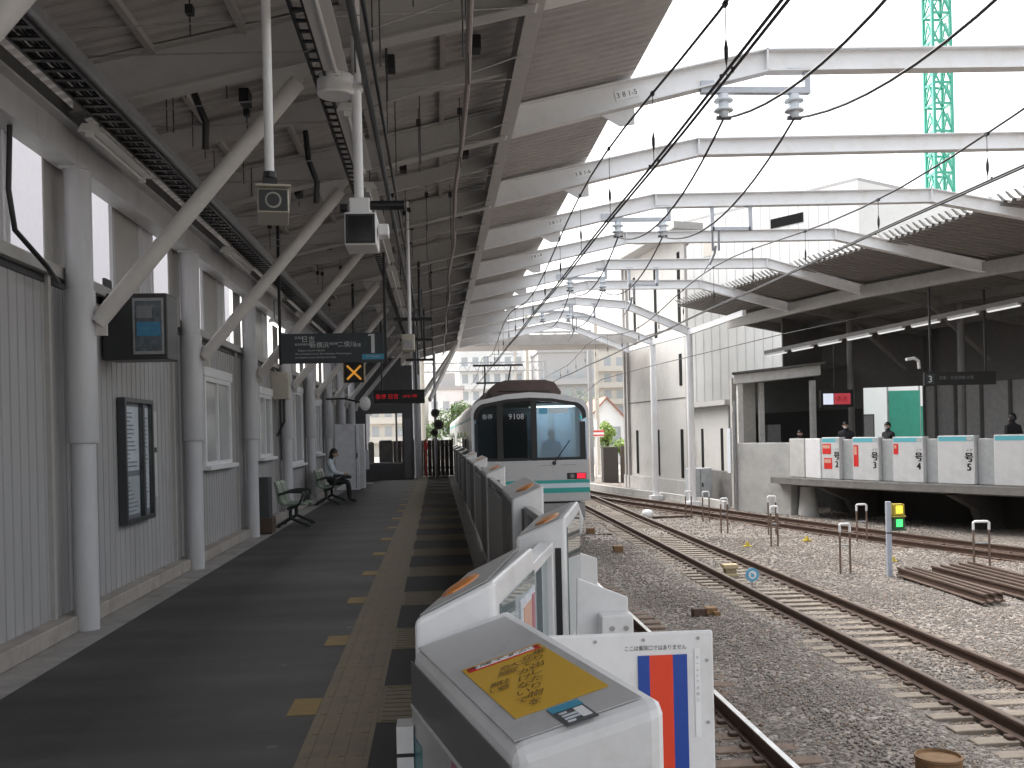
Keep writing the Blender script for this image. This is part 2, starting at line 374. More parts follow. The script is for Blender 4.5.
# loose stones: one mass nobody could count
SHAPES = []
for k in range(6):
    rr_ = random.Random(k)
    SHAPES.append([Vector((a * rr_.uniform(.7, 1.25), b * rr_.uniform(.7, 1.25), c * rr_.uniform(.6, 1.2))) for a, b, c in
                   ((1, .2, 0), (-1, -.2, .1), (.1, 1, .1), (-.1, -1, 0), (.1, 0, 1), (0, .1, -1))])
OCT = [(0, 2, 4), (2, 1, 4), (1, 3, 4), (3, 0, 4), (2, 0, 5), (1, 2, 5), (3, 1, 5), (0, 3, 5)]
def tz_blocked(x, y):
    for cx in (2.3, 5.82):
        for g in (-.5335, .5335):
            if abs(x - cx - g) < .09: return True
        if abs(x - cx) < 1.02 and rs.random() < .25: return True
    return False
m = M(); rs = random.Random(5)
def scatter(n, x0, x1, y0, y1, s0, s1):
    for _ in range(n):
        y = rs.uniform(y0, y1); x = rs.uniform(x0, min(x1, .585 * y + 1.2))
        if tz_blocked(x, y): continue
        s = rs.uniform(s0, s1); a = rs.uniform(0, 6.28); c_, s_ = math.cos(a), math.sin(a); t = rs.uniform(-.6, .6); ct, st = math.cos(t), math.sin(t)
        sh = SHAPES[rs.randrange(6)]; o = len(m.v); z = gz(x, y) + s * .25
        for p in sh:
            px, py, pz = p.x * s, p.y * s, p.z * s * .8
            px, pz = px * ct - pz * st, px * st + pz * ct
            m.v.append((x + px * c_ - py * s_, y + px * s_ + py * c_, z + pz))
        near_ = min(abs(abs(x - 2.3) - .53), abs(abs(x - 5.83) - .53)); mi = rs.choice((3, 3, 1, 3, 0, 4)) if near_ < .28 else rs.choice((0, 0, 1, 1, 2, 3))
        for f in OCT: m.f.append(tuple(i + o for i in f)); m.m.append(mi)
scatter(13000, 1.2, 9, 5.5, 11, .012, .026)
scatter(18000, 1.2, 10, 10, 17, .014, .028)
scatter(15000, 3, 13, 16, 26, .016, .032)
scatter(6000, 3, 14, 25, 40, .02, .04)
ob = m.build('ballast_stones', [mat('stone_a', (.245, .22, .198), .9, vary=.15), mat('stone_b', (.195, .175, .158), .9, vary=.15), mat('stone_c', (.29, .265, .24), .9, vary=.1), mat('stone_d', (.25, .195, .155), .9, vary=.1), mat('stone_e', (.16, .105, .075), .9, vary=.1)])
ob['kind'] = 'stuff'; tag(ob, 'grey brown crushed stone ballast between the tracks', 'ballast')

# left platform: body, asphalt top, concrete gutter strip
m = M(); m.bb(-3.9, .82, -12, 46, -1.3, -.006); struct(m.build('platform', CONC, bevel=.01))
m = M(); m.bb(-2.86, .42, -12, 46, -.0055, 0); struct(m.build('asphalt_surface', ASPH))
m = M(); m.bb(-.384, .422, -12, 45.5, .0002, .0012); struct(m.build('dark_floor_strip', mat('dark_floor', (.016, .0145, .014), .8, vary=.2, scale=9)))
# tactile paving: ribbed strip along the platform, cross bands, yellow stubs
m = M(); m.bb(-.755, -.385, -12, 45.5, .0005, .004)
for y in [i * .4 - 12 for i in range(144)]:
    for k in range(4):
        x = -.755 + .046 + k * .0925
        m.bb(x - .016, x + .016, y + .004, y + .396, .004, .0085)
struct(m.build('tactile_strip', TACT))
m = M(); m2 = M()
for i in range(-4, 20):
    y = 6.22 + 1.98 * i
    m.bb(-.383, .42, y - .42, y + .42, .0014, .004)
    for k in range(9):
        yy = y - .38 + k * .095
        m.bb(-.36, .40, yy - .017, yy + .017, .004, .0085)
    m2.bb(-.93, -.757, y - .2, y + .18, .0005, .0042)
struct(m.build('tactile_cross_bands', TACT)); struct(m2.build('yellow_stub_markings', TACTY))
m = M(); m.bb(-12, -3.9, -12, 60, -1.32, -.6); struct(m.build('pavement', CONC))

# ================================================================== tracks
def railprof(h=.15):
    return [(-.062, 0), (.062, 0), (.062, .014), (.011, .03), (.011, h - .045), (.034, h - .032), (.034, h - .004), (.028, h), (-.028, h), (-.034, h - .004), (-.034, h - .032), (-.011, h - .045), (-.011, .03), (-.062, .014)]
def offpath(path, d):
    out = []
    for i, p in enumerate(path):
        a = path[max(0, i - 1)]; b = path[min(len(path) - 1, i + 1)]
        tx, ty = b[0] - a[0], b[1] - a[1]; l = math.hypot(tx, ty)
        out.append((p[0] + ty / l * d, p[1] - tx / l * d) + tuple(p[2:]))
    return out
def resample(poly, step):
    out = []; acc = 0
    for a, b in zip(poly, poly[1:]):
        l = math.hypot(b[0] - a[0], b[1] - a[1]); t = acc
        while t < l:
            out.append((a[0] + (b[0] - a[0]) * t / l, a[1] + (b[1] - a[1]) * t / l)); t += step
        acc = t - l
    return out
def smooth(poly, it=3):
    for _ in range(it):
        q = [poly[0]]
        for a, b in zip(poly, poly[1:]):
            q.append((a[0] * .75 + b[0] * .25, a[1] * .75 + b[1] * .25)); q.append((a[0] * .25 + b[0] * .75, a[1] * .25 + b[1] * .75))
        poly = q + [poly[-1]]
    return poly
def track(label, path, top, slm, yr, step=.66, group='railway tracks', sl=True):
    t = thing('railway_track', label, 'railway track', (path[0][0], path[0][1], -1.25), 0, group)
    for s in (-1, 1):
        p = offpath([(x, y, -1.25) for x, y in path], s * .5335)
        r = M(); r.sweep(railprof(), p); r.build('rail', RUST, t, smooth=True)
        h = M(); h.sweep([(-.027, .1503), (.027, .1503), (.027, .1525), (-.027, .1525)], p); h.build('running_surface', top, t)
    if sl:
        proto = None; n = 0
        pts = resample(path, step)
        for i, (x, y) in enumerate(pts):
            if not (yr[0] < y < yr[1]) or n >= 98: continue
            a = pts[max(0, i - 1)]; b = pts[min(len(pts) - 1, i + 1)]; ang = math.atan2(b[1] - a[1], b[0] - a[0]) - PI / 2
            if proto is None:
                q = M(); q.bb(-1.0, 1.0, -.095, .095, -.14, 0)
                for s in (-1, 1):
                    q.bb(s * .5335 - .15, s * .5335 - .07, -.05, .05, 0, .035, 1); q.bb(s * .5335 + .07, s * .5335 + .15, -.05, .05, 0, .035, 1)
                proto = o = q.build('sleeper', [slm, RUST], t, world=False, bevel=.012)
            else:
                o = proto.copy(); COL.objects.link(o)
            o.location = (x - path[0][0], y - path[0][1], -.003 + random.uniform(-.006, .004)); o.rotation_euler = (random.uniform(-.008, .008), 0, ang + random.uniform(-.012, .012)); n += 1
    return t
track('track with one shining rail beside the near platform, under the train', [(2.3, y) for y in (-12, 20, 60, 120)], RAILTOP, SLEEPB, (5, 36), .38)
track('rust brown middle track on tan sleepers between two ballast strips', smooth([(5.74, -12), (5.80, 6), (5.84, 16), (5.95, 25), (6.02, 33), (6.1, 42), (6.6, 60), (8, 90)], 2), RAILTOPD, SLEEP, (7, 46), .40)
T3 = smooth([(5.4, 60), (6.3, 48), (7.35, 41), (8.55, 36), (9.75, 30.5), (10.9, 25.5), (12.2, 20.7), (13.8, 16.5), (16.0, 11.5), (18.5, 7)], 2)
track('curved dark track running along the far platform', T3, RAILTOPD, SLEEPB, (14, 50))

# ================================================================== left station wall
wall = thing('station_wall', 'long grey ribbed metal wall along the left side of the platform', 'wall', (-3.33, 15, 0))
m = M()
prof = []
y = -12.0
while y < 38:
    prof += [(-3.33, y), (-3.33, y + .135), (-3.352, y + .142), (-3.352, y + .158), (-3.33, y + .165)]; y += .165
n = len(prof)
m.add([(x, yy, .12) for x, yy in prof] + [(x, yy, 3.1) for x, yy in prof], [(i, i + 1, n + i + 1, n + i) for i in range(n - 1)])
m.bb(-3.5, -3.36, -12, 38, .12, 3.1)
m.build('cladding', WALL, wall)
m = M(); m.bb(-3.55, -3.17, -12, 38, -.004, .14); m.build('plinth', PLINTH, wall, bevel=.012)
m = M(); m.bb(-3.5, -3.25, -12, 38, 3.1, 3.2); m.bb(-3.5, -3.29, -12, 38, 3.2, 3.225); m.bb(-3.34, -3.318, -12, 38, 3.03, 3.1, 1); m.build('cap_rail', [TRIMG, DARKM], wall, bevel=.006)
m = M()
for fy in FY:
    if fy > 37: continue
    m.bb(-3.335, -3.29, fy - .30, fy - .24, .14, 3.1); m.bb(-3.335, -3.29, fy + .24, fy + .30, .14, 3.1)
m.build('joint_cover', TRIMG, wall)
for (y0, y1, z0, z1) in ((14.55, 16.35, 1.28, 2.57), (18.95, 20.35, 1.3, 2.5), (22.5, 25.0, 1.05, 2.75), (27.6, 29.0, 1.2, 2.6)):
    f = M()
    for a, b, c, d in ((y0, y0 + .07, z0, z1), (y1 - .07, y1, z0, z1), (y0 + .07, y1 - .07, z1 - .07, z1), (y0 + .07, y1 - .07, z0, z0 + .06)): f.bb(-3.36, -3.285, a, b, c, d)
    ym = (y0 + y1) / 2; f.bb(-3.345, -3.295, ym - .03, ym + .03, z0 + .06, z1 - .07)
    f.bb(-3.37, -3.27, y0 - .06, y1 + .06, z1, z1 + .14)
    wo = f.build('window', WHITEP, wall, bevel=.005)
    p = M(); p.bb(-3.335, -3.325, y0 + .07, ym - .03, z0 + .06, z1 - .07); p.bb(-3.33, -3.318, ym + .03, y1 - .07, z0 + .06, z1 - .07); p.build('pane', mat('frosted_pane', (.42, .43, .43), .18, vary=.08, scale=2), wo)
    s_ = M(); s_.bb(-3.345, -3.2, y0 - .08, y1 + .08, z0 - .06, z0); s_.build('sill', WHITEP, wo, bevel=.005)
# clerestory over the wall: mullions and frosted panes
m = M(); q = M()
for fy in FY:
    if fy > 37: continue
    for d in (.30, 1.62, 2.55, 3.05): m.bb(-3.365, -3.33, fy + d - .04, fy + d + .04, 3.225, 4.42)
    m.bb(-3.40, -3.33, fy + 2.62, fy + 2.96, 3.225, 4.42)
    q.bb(-3.352, -3.338, fy + 1.66, fy + 2.51, 3.225, 4.42); q.bb(-3.352, -3.338, fy - .22, fy + .26, 3.225, 4.42)
    m.bb(-3.36, -3.335, fy + .34, fy + 1.58, 4.2, 4.42); m.bb(-3.36, -3.335, fy + 3.09, fy + 3.81, 4.2, 4.42)
m.build('clerestory_mullion', COLP, wall); q.build('clerestory_panel', TRIMG, wall)

# eave beam and platform roof ------------------------------------------------
SL = .236
def zc(x): return 5.76 + SL * (x - 1.08)          # centre line of the rafters left of the apex
roof = thing('platform_roof', 'brown grey corrugated roof over the near platform, edge open to sky', 'roof', (0, 15, 5))
y = -1.5; pts = []
while y < 45.6:
    for a, b in ((0, 0), (.075, 0), (.095, .05), (.165, .05), (.185, 0)): pts.append((y + a, b))
    y += .185
n = len(pts); m = M()
xs = (-3.85, -1.5, .95, 2.7)
vs = []
for x in xs:
    for (yy, dz) in pts: vs.append((x + (.03 if dz else 0), yy, zc(x) + .235 + dz))
m.add(vs, [(k * n + i, k * n + i + 1, (k + 1) * n + i + 1, (k + 1) * n + i) for k in range(len(xs) - 1) for i in range(n - 1)])
ob = m.build('roof_deck', DECK, roof)
sm = ob.modifiers.new('thick', 'SOLIDIFY'); sm.thickness = .004; sm.offset = 1
m = M()
def ibeam_y(m, x, z, h, wd, y0, y1, tf=.02):
    m.bb(x - .008, x + .008, y0, y1, z - h / 2 + tf, z + h / 2 - tf); m.bb(x - wd / 2, x + wd / 2, y0, y1, z - h / 2, z - h / 2 + tf); m.bb(x - wd / 2, x + wd / 2, y0, y1, z + h / 2 - tf, z + h / 2)
ibeam_y(m, .99, 5.70, .3, .16, -1.5, 45.5); m.build('girder', BRACEP, roof)
m = M(); ibeam_y(m, -3.2, 4.27, .36, .2, -1.5, 45.5); m.build('eave_beam', COLP, roof)
m = M(); m.bb(-3.34, -3.30, -1.5, 45.5, 4.455, 4.75); m.build('eave_panel', CONCD, roof)
m = M()
for x in (-2.45, -1.65, -.75, .15):
    m.bb(x - .03, x + .03, -1.5, 45.5, zc(x) + .17, zc(x) + .232)
m.build('purlin', DECK, roof)
for fy in FY:                                       # half-bay secondary rafters
    if fy > 42: continue
    yy = fy + 2.015
    m = M(); m.bar((-3.2, yy, zc(-3.2) + .06), (.98, yy, zc(.98) + .06), .08, .2); m.build('secondary_rafter', RAFG, roof)
m = M()
for fy in FY:
    if fy > 42: continue
    for d in (.9, 3.1):
        m.tube([(-3.1, fy + d, 4.72), (-1.0, fy + d, 4.78), (.95, fy + d, 4.86 + .6)], .008, 5)
        m.tube([(-3.1, fy + d - .9, 4.55), (.9, fy + d + .8, 5.5)], .006, 4)
m.build('tie_rod', GALV, roof)
rr_ = random.Random(3); m = M()
for i in range(150):                                # thin hanger rods under the deck
    x = rr_.choice((-2.55, -2.3, -1.9, -.95, -.6, -.42, -.1, .34)) + rr_.uniform(-.05, .05); yy = rr_.uniform(1, 40)
    m.tube([(x, yy, zc(x) + .23), (x, yy, 4.72 + rr_.uniform(-.15, .25))], .006, 4)
    if rr_.random() < .5: m.bb(x - .03, x + .03, yy - .04, yy + .04, zc(x) + .02, zc(x) + .09)
m.build('hanger_rod', DARKM, roof)
m = M()
for fy in FY:
    if fy > 44: continue
    for x in (-1.9, -.4, .5):
        m.bb(x - .05, x + .05, fy + 1.3, fy + 1.5, zc(x) + .06, zc(x) + .2)
m.build('cable_clamp', DARKM, roof)

# roof over the tracks at the far end and steel frames -------------------------
G = [(9.9, 41.4), (11.3, 37.34), (12.1, 33.31), (12.9, 29.28), (14.45, 25.25), (16.2, 21.22), (18.2, 17.19), (20.4, 13.16), (22.8, 9.13), (25.4, 5.1), (28.2, 1.07)]
AP2 = {37.34: (8.35, 6.55), 33.31: (9.0, 6.55), 29.28: (9.95, 6.57), 25.25: (10.4, 6.62), 21.22: (10.92, 6.66), 17.19: (11.6, 6.7), 13.16: (12.4, 6.72)}
ordn = ['', 'first', 'second', 'third', 'fourth', 'fifth', 'sixth', 'seventh', 'eighth', 'ninth', 'tenth', 'eleventh']
def frame(k, fy):
    ax = 4.52 + .033 * max(0, fy - 13)
    if 13 <= fy < 40: where = {13.16: 'carrying a small numbered plate, lowest crossing over the tracks', 17.19: 'second crossing the sky past the numbered plate', 21.22: 'third past the plate, in front of the crane mast', 25.25: 'fourth past the plate, running into the far canopy',
        29.28: 'fifth past the plate, running into the far canopy', 33.31: 'sixth past the plate, at the end of the far canopy', 37.34: 'seventh past the plate, on the taller white post by the tall building'}[round(fy, 2)]
    elif fy > 40: where = {41.37: 'next to last before the train, on a white post by the building', 45.4: 'last one, at the end of the platform roof'}[round(fy, 2)]
    else: where = {9.13: 'with the long brace that starts beside the projecting wall sign', 5.1: 'with the brace cutting the top left corner of the picture'}.get(round(fy, 2), 'standing out of sight behind the viewer')
    t = thing('roof_frame', 'white steel roof frame ' + where, 'steel frame', (-3.13, fy, 0), 0, 'white steel roof frames along the platform')
    # column with a wider casing from 1.65 to 3.0 m
    m = M(); m.lathe([(.105, -.004), (.105, 1.66)], (-3.13, fy, 0), 24); m.lathe([(.115, 2.99), (.115, 4.09)], (-3.13, fy, 0), 24)
    m.bb(-3.25, -3.01, fy - .12, fy + .12, 4.06, 4.088)
    c = m.build('column', COLP, t, smooth=True)
    m = M(); m.lathe([(.13, 1.65), (.132, 1.655), (.132, 2.995), (.13, 3.0)], (-3.13, fy, 0), 24); m.build('casing', COLP, c, smooth=True)
    m = M(); m.tube([(-2.98, fy, 2.72), (-1.18, fy, 4.86)], .075, 14); m.bb(-3.04, -2.9, fy - .015, fy + .015, 2.6, 2.86)
    m.prism([(-1.35, 4.6), (-1.0, zc(-1.0) - .21), (-1.5, zc(-1.5) - .21)], fy - .012, fy + .012, 'y'); m.build('brace', BRACEP, t, smooth=True)
    # rafter: left slope, flat, right slope
    gx = None
    for a, b in zip(G, G[1:]):
        if b[1] - .02 <= fy <= a[1] + .02: u = (a[1] - fy) / (a[1] - b[1]); gx = a[0] + (b[0] - a[0]) * u
    a2 = AP2.get(round(fy, 2))
    pth = [(-3.15, zc(-3.15)), (ax, 6.57 + .0)]
    pth[1] = (ax, 6.57)
    if round(fy, 2) == 37.34: pth += [(7.2, 6.4), (9.62, 5.35)]
    elif a2 and gx: pth += [a2, (gx, 5.72)]
    elif fy > 40: pth += [(6.2, 6.45), (9.1 if fy < 43 else 8.9, 5.35)]
    else: pth += [(13.5, 6.75), (20, 5.6)]
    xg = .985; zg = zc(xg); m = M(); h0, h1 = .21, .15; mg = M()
    pth.insert(1, (xg, zg))
    for i in range(len(pth) - 1):
        (xa, za), (xb, zb) = pth[i], pth[i + 1]
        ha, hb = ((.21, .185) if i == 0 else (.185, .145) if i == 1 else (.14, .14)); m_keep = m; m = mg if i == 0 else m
        m.hexa([(xa, fy - .008, za - ha), (xb, fy - .008, zb - hb), (xb, fy + .008, zb - hb), (xa, fy + .008, za - ha)], [(xa, fy - .008, za + ha), (xb, fy - .008, zb + hb), (xb, fy + .008, zb + hb), (xa, fy + .008, za + ha)])
        for s, hh in ((-1, (ha, hb)), (1, (ha, hb))):
            m.hexa([(xa, fy - .1, za + s * hh[0] - .009), (xb, fy - .1, zb + s * hh[1] - .009), (xb, fy + .1, zb + s * hh[1] - .009), (xa, fy + .1, za + s * hh[0] - .009)],
                   [(xa, fy - .1, za + s * hh[0] + .009), (xb, fy - .1, zb + s * hh[1] + .009), (xb, fy + .1, zb + s * hh[1] + .009), (xa, fy + .1, za + s * hh[0] + .009)])
        if i: m.bb(xb - .012, xb + .012, fy - .1, fy + .1, zb - hb, zb + hb)
        m = m_keep
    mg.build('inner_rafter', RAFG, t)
    raf = m.build('rafter', WHITEP, t)
    m = M(); xq = 2.62; m.prism([(xq - .35, zc(xq - .35) - .2), (xq + .1, zc(xq + .1) - .2), (xq + .1, zc(xq + .1) - .42), (xq - .1, zc(xq) - .42)], fy - .012, fy + .012, 'y'); m.build('lug_plate', WHITEP, raf)
    if 12 < fy < 26:
        m = M(); s0 = Vector((2.62, fy - .014, zc(2.62) + .01)); xd = Vector((1, 0, SL)).normalized(); yd = Vector((-SL, 0, 1)).normalized()
        vs = [s0 + xd * a + yd * b for a, b in ((-.16, -.065), (.16, -.065), (.16, .065), (-.16, .065))]
        m.hexa(vs, [v + Vector((0, -.004, 0)) for v in vs], 0)
        text(m, '3 8 1-%d' % (k), .1, s0 + Vector((0, -.006, 0)), xd, yd, 1)
        m.build('number_plate', [WHITE, INK], raf)
    if 37 < fy < 44:
        px_ = {37.34: 9.62, 41.37: 9.1, 45.4: 8.9}[round(fy, 2)]
        m = M(); m.lathe([(.13, GZ), (.13, 5.22)], (px_, fy, 0), 18); m.bb(px_ - .25, px_ + .25, fy - .25, fy + .25, GZ, GZ + .18); m.build('far_post', WHITEP, t, smooth=True)
    return t
for k, fy in enumerate(FY): 
    if fy > 0: frame(k, fy)
m = M(); m.bb(.9, 9.4, 46.2, 52, 5.95, 6.15); m.bb(.9, 9.4, 46.1, 46.195, 5.72, 6.2)
tag(m.build('track_roof', DECK), 'dark roof slab bridging the tracks at the far end of the platform', 'roof')
m = M(); m.bar((9.62, 37.34, 5.32), (9.1, 41.37, 5.32), .14, .2); m.bar((9.1, 41.37, 5.32), (8.9, 46.0, 5.40), .14, .2); m.bar((9.62, 37.34, 5.32), (10.6, 33.6, 5.6), .14, .2)
tag(m.build('post_girder', WHITEP), 'white girder linking the tops of the two white posts by the tall building', 'girder')
# ================================================================== platform gate fence
def plane_fn(nl, nr, fl, lo, hi):
    """height over the sloping top of a unit from its plan corners (near-left low, near-right high)"""
    ax, ay = nr[0] - nl[0], nr[1] - nl[1]; bx, by = fl[0] - nl[0], fl[1] - nl[1]; det = ax * by - ay * bx
    def P(a, b, dz=0): return Vector((nl[0] + ax * a + bx * b, nl[1] + ay * a + by * b, lo + (hi - lo) * a + dz))
    return P
def orange_lens(P, a, b, ra, rb, parent, mt=ORANGE):
    m = M(); n = 20; rows = []
    for r_, h in ((1, .002), (.96, .010), (.75, .016), (.4, .019)):
        rows.append([P(a + ra * r_ * math.cos(2 * PI * j / n), b + rb * r_ * math.sin(2 * PI * j / n), h) for j in range(n)])
    o = len(m.v); m.v += [tuple(p) for r_ in rows for p in r_]
    for i in range(3):
        for j in range(n): m.f.append((i * n + j, i * n + (j + 1) % n, (i + 1) * n + (j + 1) % n, (i + 1) * n + j)); m.m.append(0)
    m.f.append(tuple(3 * n + j for j in range(n))); m.m.append(0)
    return m.build('orange_lens', mt, parent, smooth=True)
def quad_unit(label, nl, nr, fr, fl, lo, hi, group, lens=True, top=FENG, inset=.13):
    t = thing('gate_housing', label, 'platform gate', (nl[0], nl[1], 0), 0, group)
    c = [nl, nr, fr, fl]; z = [lo, hi, hi, lo]
    m = M(); m.hexa([(p[0], p[1], .003) for p in c], [(p[0], p[1], q) for p, q in zip(c, z)]); m.build('body', FENW, t, bevel=.018 if lens is not None else .03)
    P = plane_fn(nl, nr, fl, lo, hi)
    m = M(); vs = [P(a, b, .0022) for a, b in ((.05, .035), (1 - inset, .035), (1 - inset, .985), (.05, .985))]
    m.hexa(vs, [v + Vector((0, 0, .0028)) for v in vs]); m.build('top_cover', top, t)
    if lens: orange_lens(P, .40, .28, .34, .13, t)
    return t, P
def sidequad(m, p, q, z0, z1, out, mi=0, th=.004, s0=0., s1=1.):
    """thin panel on the vertical face p->q (plan points) between two heights"""
    p = Vector(p); q = Vector(q); d = q - p; n = Vector((d.y, -d.x)).normalized() * (1 if out > 0 else -1)
    a = p + d * s0; b = p + d * s1
    for_ = [(a.x + n.x * .001, a.y + n.y * .001), (b.x + n.x * .001, b.y + n.y * .001), (b.x + n.x * th, b.y + n.y * th), (a.x + n.x * th, a.y + n.y * th)]
    m.hexa([(x, y, z0) for x, y in for_], [(x, y, z1) for x, y in for_], mi)
GRP = 'white platform gate housings with sloping tops'
# nearest low unit that carries the yellow notice
N1, N2, N3, N4 = (-.08, 2.70), (.188, 2.745), (.40, 1.76), (.122, 1.81)
tN, PN = quad_unit('low white gate housing nearest the viewer, with the yellow notice on its grey top', N4, N3, N2, N1, 1.073, 1.173, GRP, lens=None, inset=.12)
# PN(a, b): a across (0 platform side .. 1 track side), b from near end (0) to far end (1)
m = M()
sidequad(m, N1, N4, .93, 1.045, 1, 0)
sidequad(m, N1, N4, .922, .93, 1, 1, .007)
sidequad(m, N1, N4, .12, .92, 1, 2)
m.build('side_panel', [FENGD, FENW, FENG], tN)
m = M(); sidequad(m, N1, N4, .3, .915, 1, 0, .0065, .50, 1.0); sidequad(m, N1, N4, .3, .85, 1, 1, .0065, .04, .14); sidequad(m, N1, N4, .55, .8, 1, 2, .0075, .36, .43); m.build('side_poster', [PINK, TEALP, INK], tN)
m = M()
def slab(m, P, a0, a1, b0, b1, dz, mi, th=.0012):
    vs = [P(a, b, dz) for a, b in ((a0, b0), (a1, b0), (a1, b1), (a0, b1))]; m.hexa(vs, [v + Vector((0, 0, th)) for v in vs], mi)
slab(m, PN, .17, .815, .15, .615, .0056, 0)
slab(m, PN, .20, .785, .567, .602, .0072, 1)
slab(m, PN, .26, .74, .573, .596, .0086, 2)
xd = (PN(1, .5) - PN(0, .5)).normalized(); yd = (PN(.5, 1) - PN(.5, 0)).normalized(); nrm = xd.cross(yd).normalized()
yd2 = nrm.cross(xd)
def on(a, b, h=.0105): return PN(a, b, h)
text(m, '危険ですから', .021, on(.5, .585), xd, yd2, 3, sx=1.5)
vtext(m, '乗り出したり物を', .036, on(.735, .535), xd, yd2, 4, 1.12)
vtext(m, '立てかけないで', .036, on(.625, .52), xd, yd2, 4, 1.12)
vtext(m, '大変', .030, on(.50, .50), xd, yd2, 4, 1.1); vtext(m, '危険', .030, on(.43, .50), xd, yd2, 4, 1.1)
vtext(m, '注意', .030, on(.335, .40), xd, yd2, 4, 1.1); vtext(m, '願い', .030, on(.265, .40), xd, yd2, 4, 1.1)
m.build('yellow_notice', [SIGNY, RED, WHITE, INK, INKBR], tN)
m = M(); slab(m, PN, .37, .58, .0 + .012, .135, .0056, 0); slab(m, PN, .37, .58, .10, .135, .0072, 1)
for i in range(4): slab(m, PN, .40, .40 + .05 * (1 + (i * 7) % 3), .025 + i * .018, .034 + i * .018, .0072, 2)
slab(m, PN, .50, .56, .03, .09, .0074, 3)
m.build('blue_grey_sticker', [mat('sticker_grey', (.09, .095, .10), .4), CYAN, PAPER, WHITE], tN)

# taller unit behind it
A1, A2, A3, A4 = (-.075, 2.712), (.150, 2.752), (.33, 3.52), (.092, 3.56)
tA, PA = quad_unit('taller white gate housing right behind the yellow notice, orange lens on top', A1, A2, A3, A4, 1.15, 1.25, GRP, lens=False)
orange_lens(PA, .30, .42, .24, .17, tA)
m = M(); sidequad(m, A2, A3, .72, 1.17, 1, 0, .006, .08, .97); m.build('glass_panel', GLP, tA)
m = M(); sidequad(m, A2, A3, .74, 1.12, 1, 0, .010, .52, .93); sidequad(m, A2, A3, .86, 1.09, 1, 1, .013, .58, .80); sidequad(m, A2, A3, .76, .84, 1, 2, .013, .60, .88); sidequad(m, A2, A3, .88, 1.1, 1, 3, .013, .83, .90); m.build('poster', [PAPER, PEACH, TEALP, PINK], tA)
m = M(); m.bb(-.125, -.08, 2.66, 2.74, .003, .88); m.bb(-.125, -.08, 2.658, 2.66, .8, .81, 1); m.build('sensor_post', [FENW, INK], tA, bevel=.006)
# unit after the first sliding door
B1, B2, B3, B4 = (.36, 4.76), (.60, 4.72), (.815, 5.80), (.575, 5.86)
tB, PB = quad_unit('white gate housing past the posters, dark door slot in its near end', B1, B2, B3, B4, 1.15, 1.25, GRP, lens=False)
orange_lens(PB, .52, .30, .25, .2, tB)
m = M(); sidequad(m, B1, B2, .02, 1.10, 1, 0, .0035, .78, .90); m.build('door_slot', BLACK, tB)
m = M(); sidequad(m, B2, B3, .62, 1.19, 1, 0, .006, .05, .97); m.build('glass_panel', GLP, tB)
# sliding door between the two, standing in the slot
def gate_door(label, p, q, w, z1, zg, poster=False, grp='sliding platform gate doors between the housings'):
    p = Vector(p); q = Vector(q); d = (q - p).normalized(); n = Vector((d.y, -d.x))
    t = thing('gate_door', label, 'gate door', (p.x, p.y, 0), 0, grp)
    def P(s, o): v = p + d * s + n * o; return (v.x, v.y)
    L_ = (q - p).length
    def blk(m, s0, s1, o0, o1, z0, z1_, mi=0):
        c = [P(s0, o0), P(s1, o0), P(s1, o1), P(s0, o1)]; m.hexa([(x, y, z0) for x, y in c], [(x, y, z1_) for x, y in c], mi)
    lf = FENW if poster else mat('door_leaf_grey', (.34, .33, .32), .35)
    m = M(); blk(m, 0, L_, -w / 2, w / 2, .05, zg); blk(m, 0, .05, -w / 2, w / 2, zg, z1); blk(m, L_ - .05, L_, -w / 2, w / 2, zg, z1); blk(m, .05, L_ - .05, -w / 2, w / 2, z1 - .05, z1)
    m.build('door_leaf', lf, t, bevel=.006)
    m = M(); blk(m, .05, L_ - .05, -.008, .008, zg, z1 - .05); m.build('glass', GLP, t)
    if poster:
        m = M(); blk(m, .1, .34, .009, .012, zg + .06, z1 - .10, 0); blk(m, .13, .31, .0125, .014, zg + .2, z1 - .13, 1); blk(m, .15, .25, .0145, .016, zg + .1, zg + .18, 2)
        blk(m, .42, .60, .009, .012, zg + .02, z1 - .12, 3); blk(m, .44, .58, .0125, .014, zg + .05, zg + .14, 4)
        m.build('poster', [WHITE, PEACH, PINK, PAPER, TEALP], t)
    return t
dA = Vector(A3) * .62 + Vector(A4) * .38; dB = Vector(B2) * .62 + Vector(B1) * .38
gate_door('sliding gate door with pink posters on its glass, behind the nearest housings', (dA.x + .004, dA.y + .01), (dB.x - .004, dB.y - .012), .07, 1.13, .62, True)

# the regular row
def row_unit():
    W_, L_ = .24, 1.7
    t = thing('gate_housing', 'x', 'platform gate', (0, 0, 0), 0, GRP)
    m = M(); m.prism([(0, .003), (W_, .003), (W_, 1.25), (0, 1.15)], 0, L_, 'y'); m.build('body', FENW, t, bevel=.016)
    P = plane_fn((0, 0), (W_, 0), (0, L_), 1.15, 1.25)
    m = M(); slab(m, P, .03, .92, .015, .985, .002, 0, .003); m.build('top_cover', FENG, t)
    orange_lens(P, .55, .30, .3, .13, t)
    m = M(); m.bb(-.005, -.001, .02, L_ - .02, .1, 1.12); m.build('side_panel', FEND, t)
    m = M()
    for i in range(9): m.bb(-.0075, -.0052, .1 + i * .18, .104 + i * .18, .1, 1.12)
    m.bb(-.0075, -.0052, .25, .6, .7, 1.0, 1); m.build('panel_seam', [BLACK, FENGD], t)
    m = M(); m.bb(.07, .17, -.0045, -.001, .03, 1.08); m.build('door_slot', FENGD, t)
    m = M(); m.bb(W_ + .001, W_ + .006, .05, L_ - .05, .62, 1.17); m.build('glass_panel', GLP, t)
    return t
xs_ = [.55, .59, .61, .62, .625, .63, .63, .63]
proto = None; ends = []
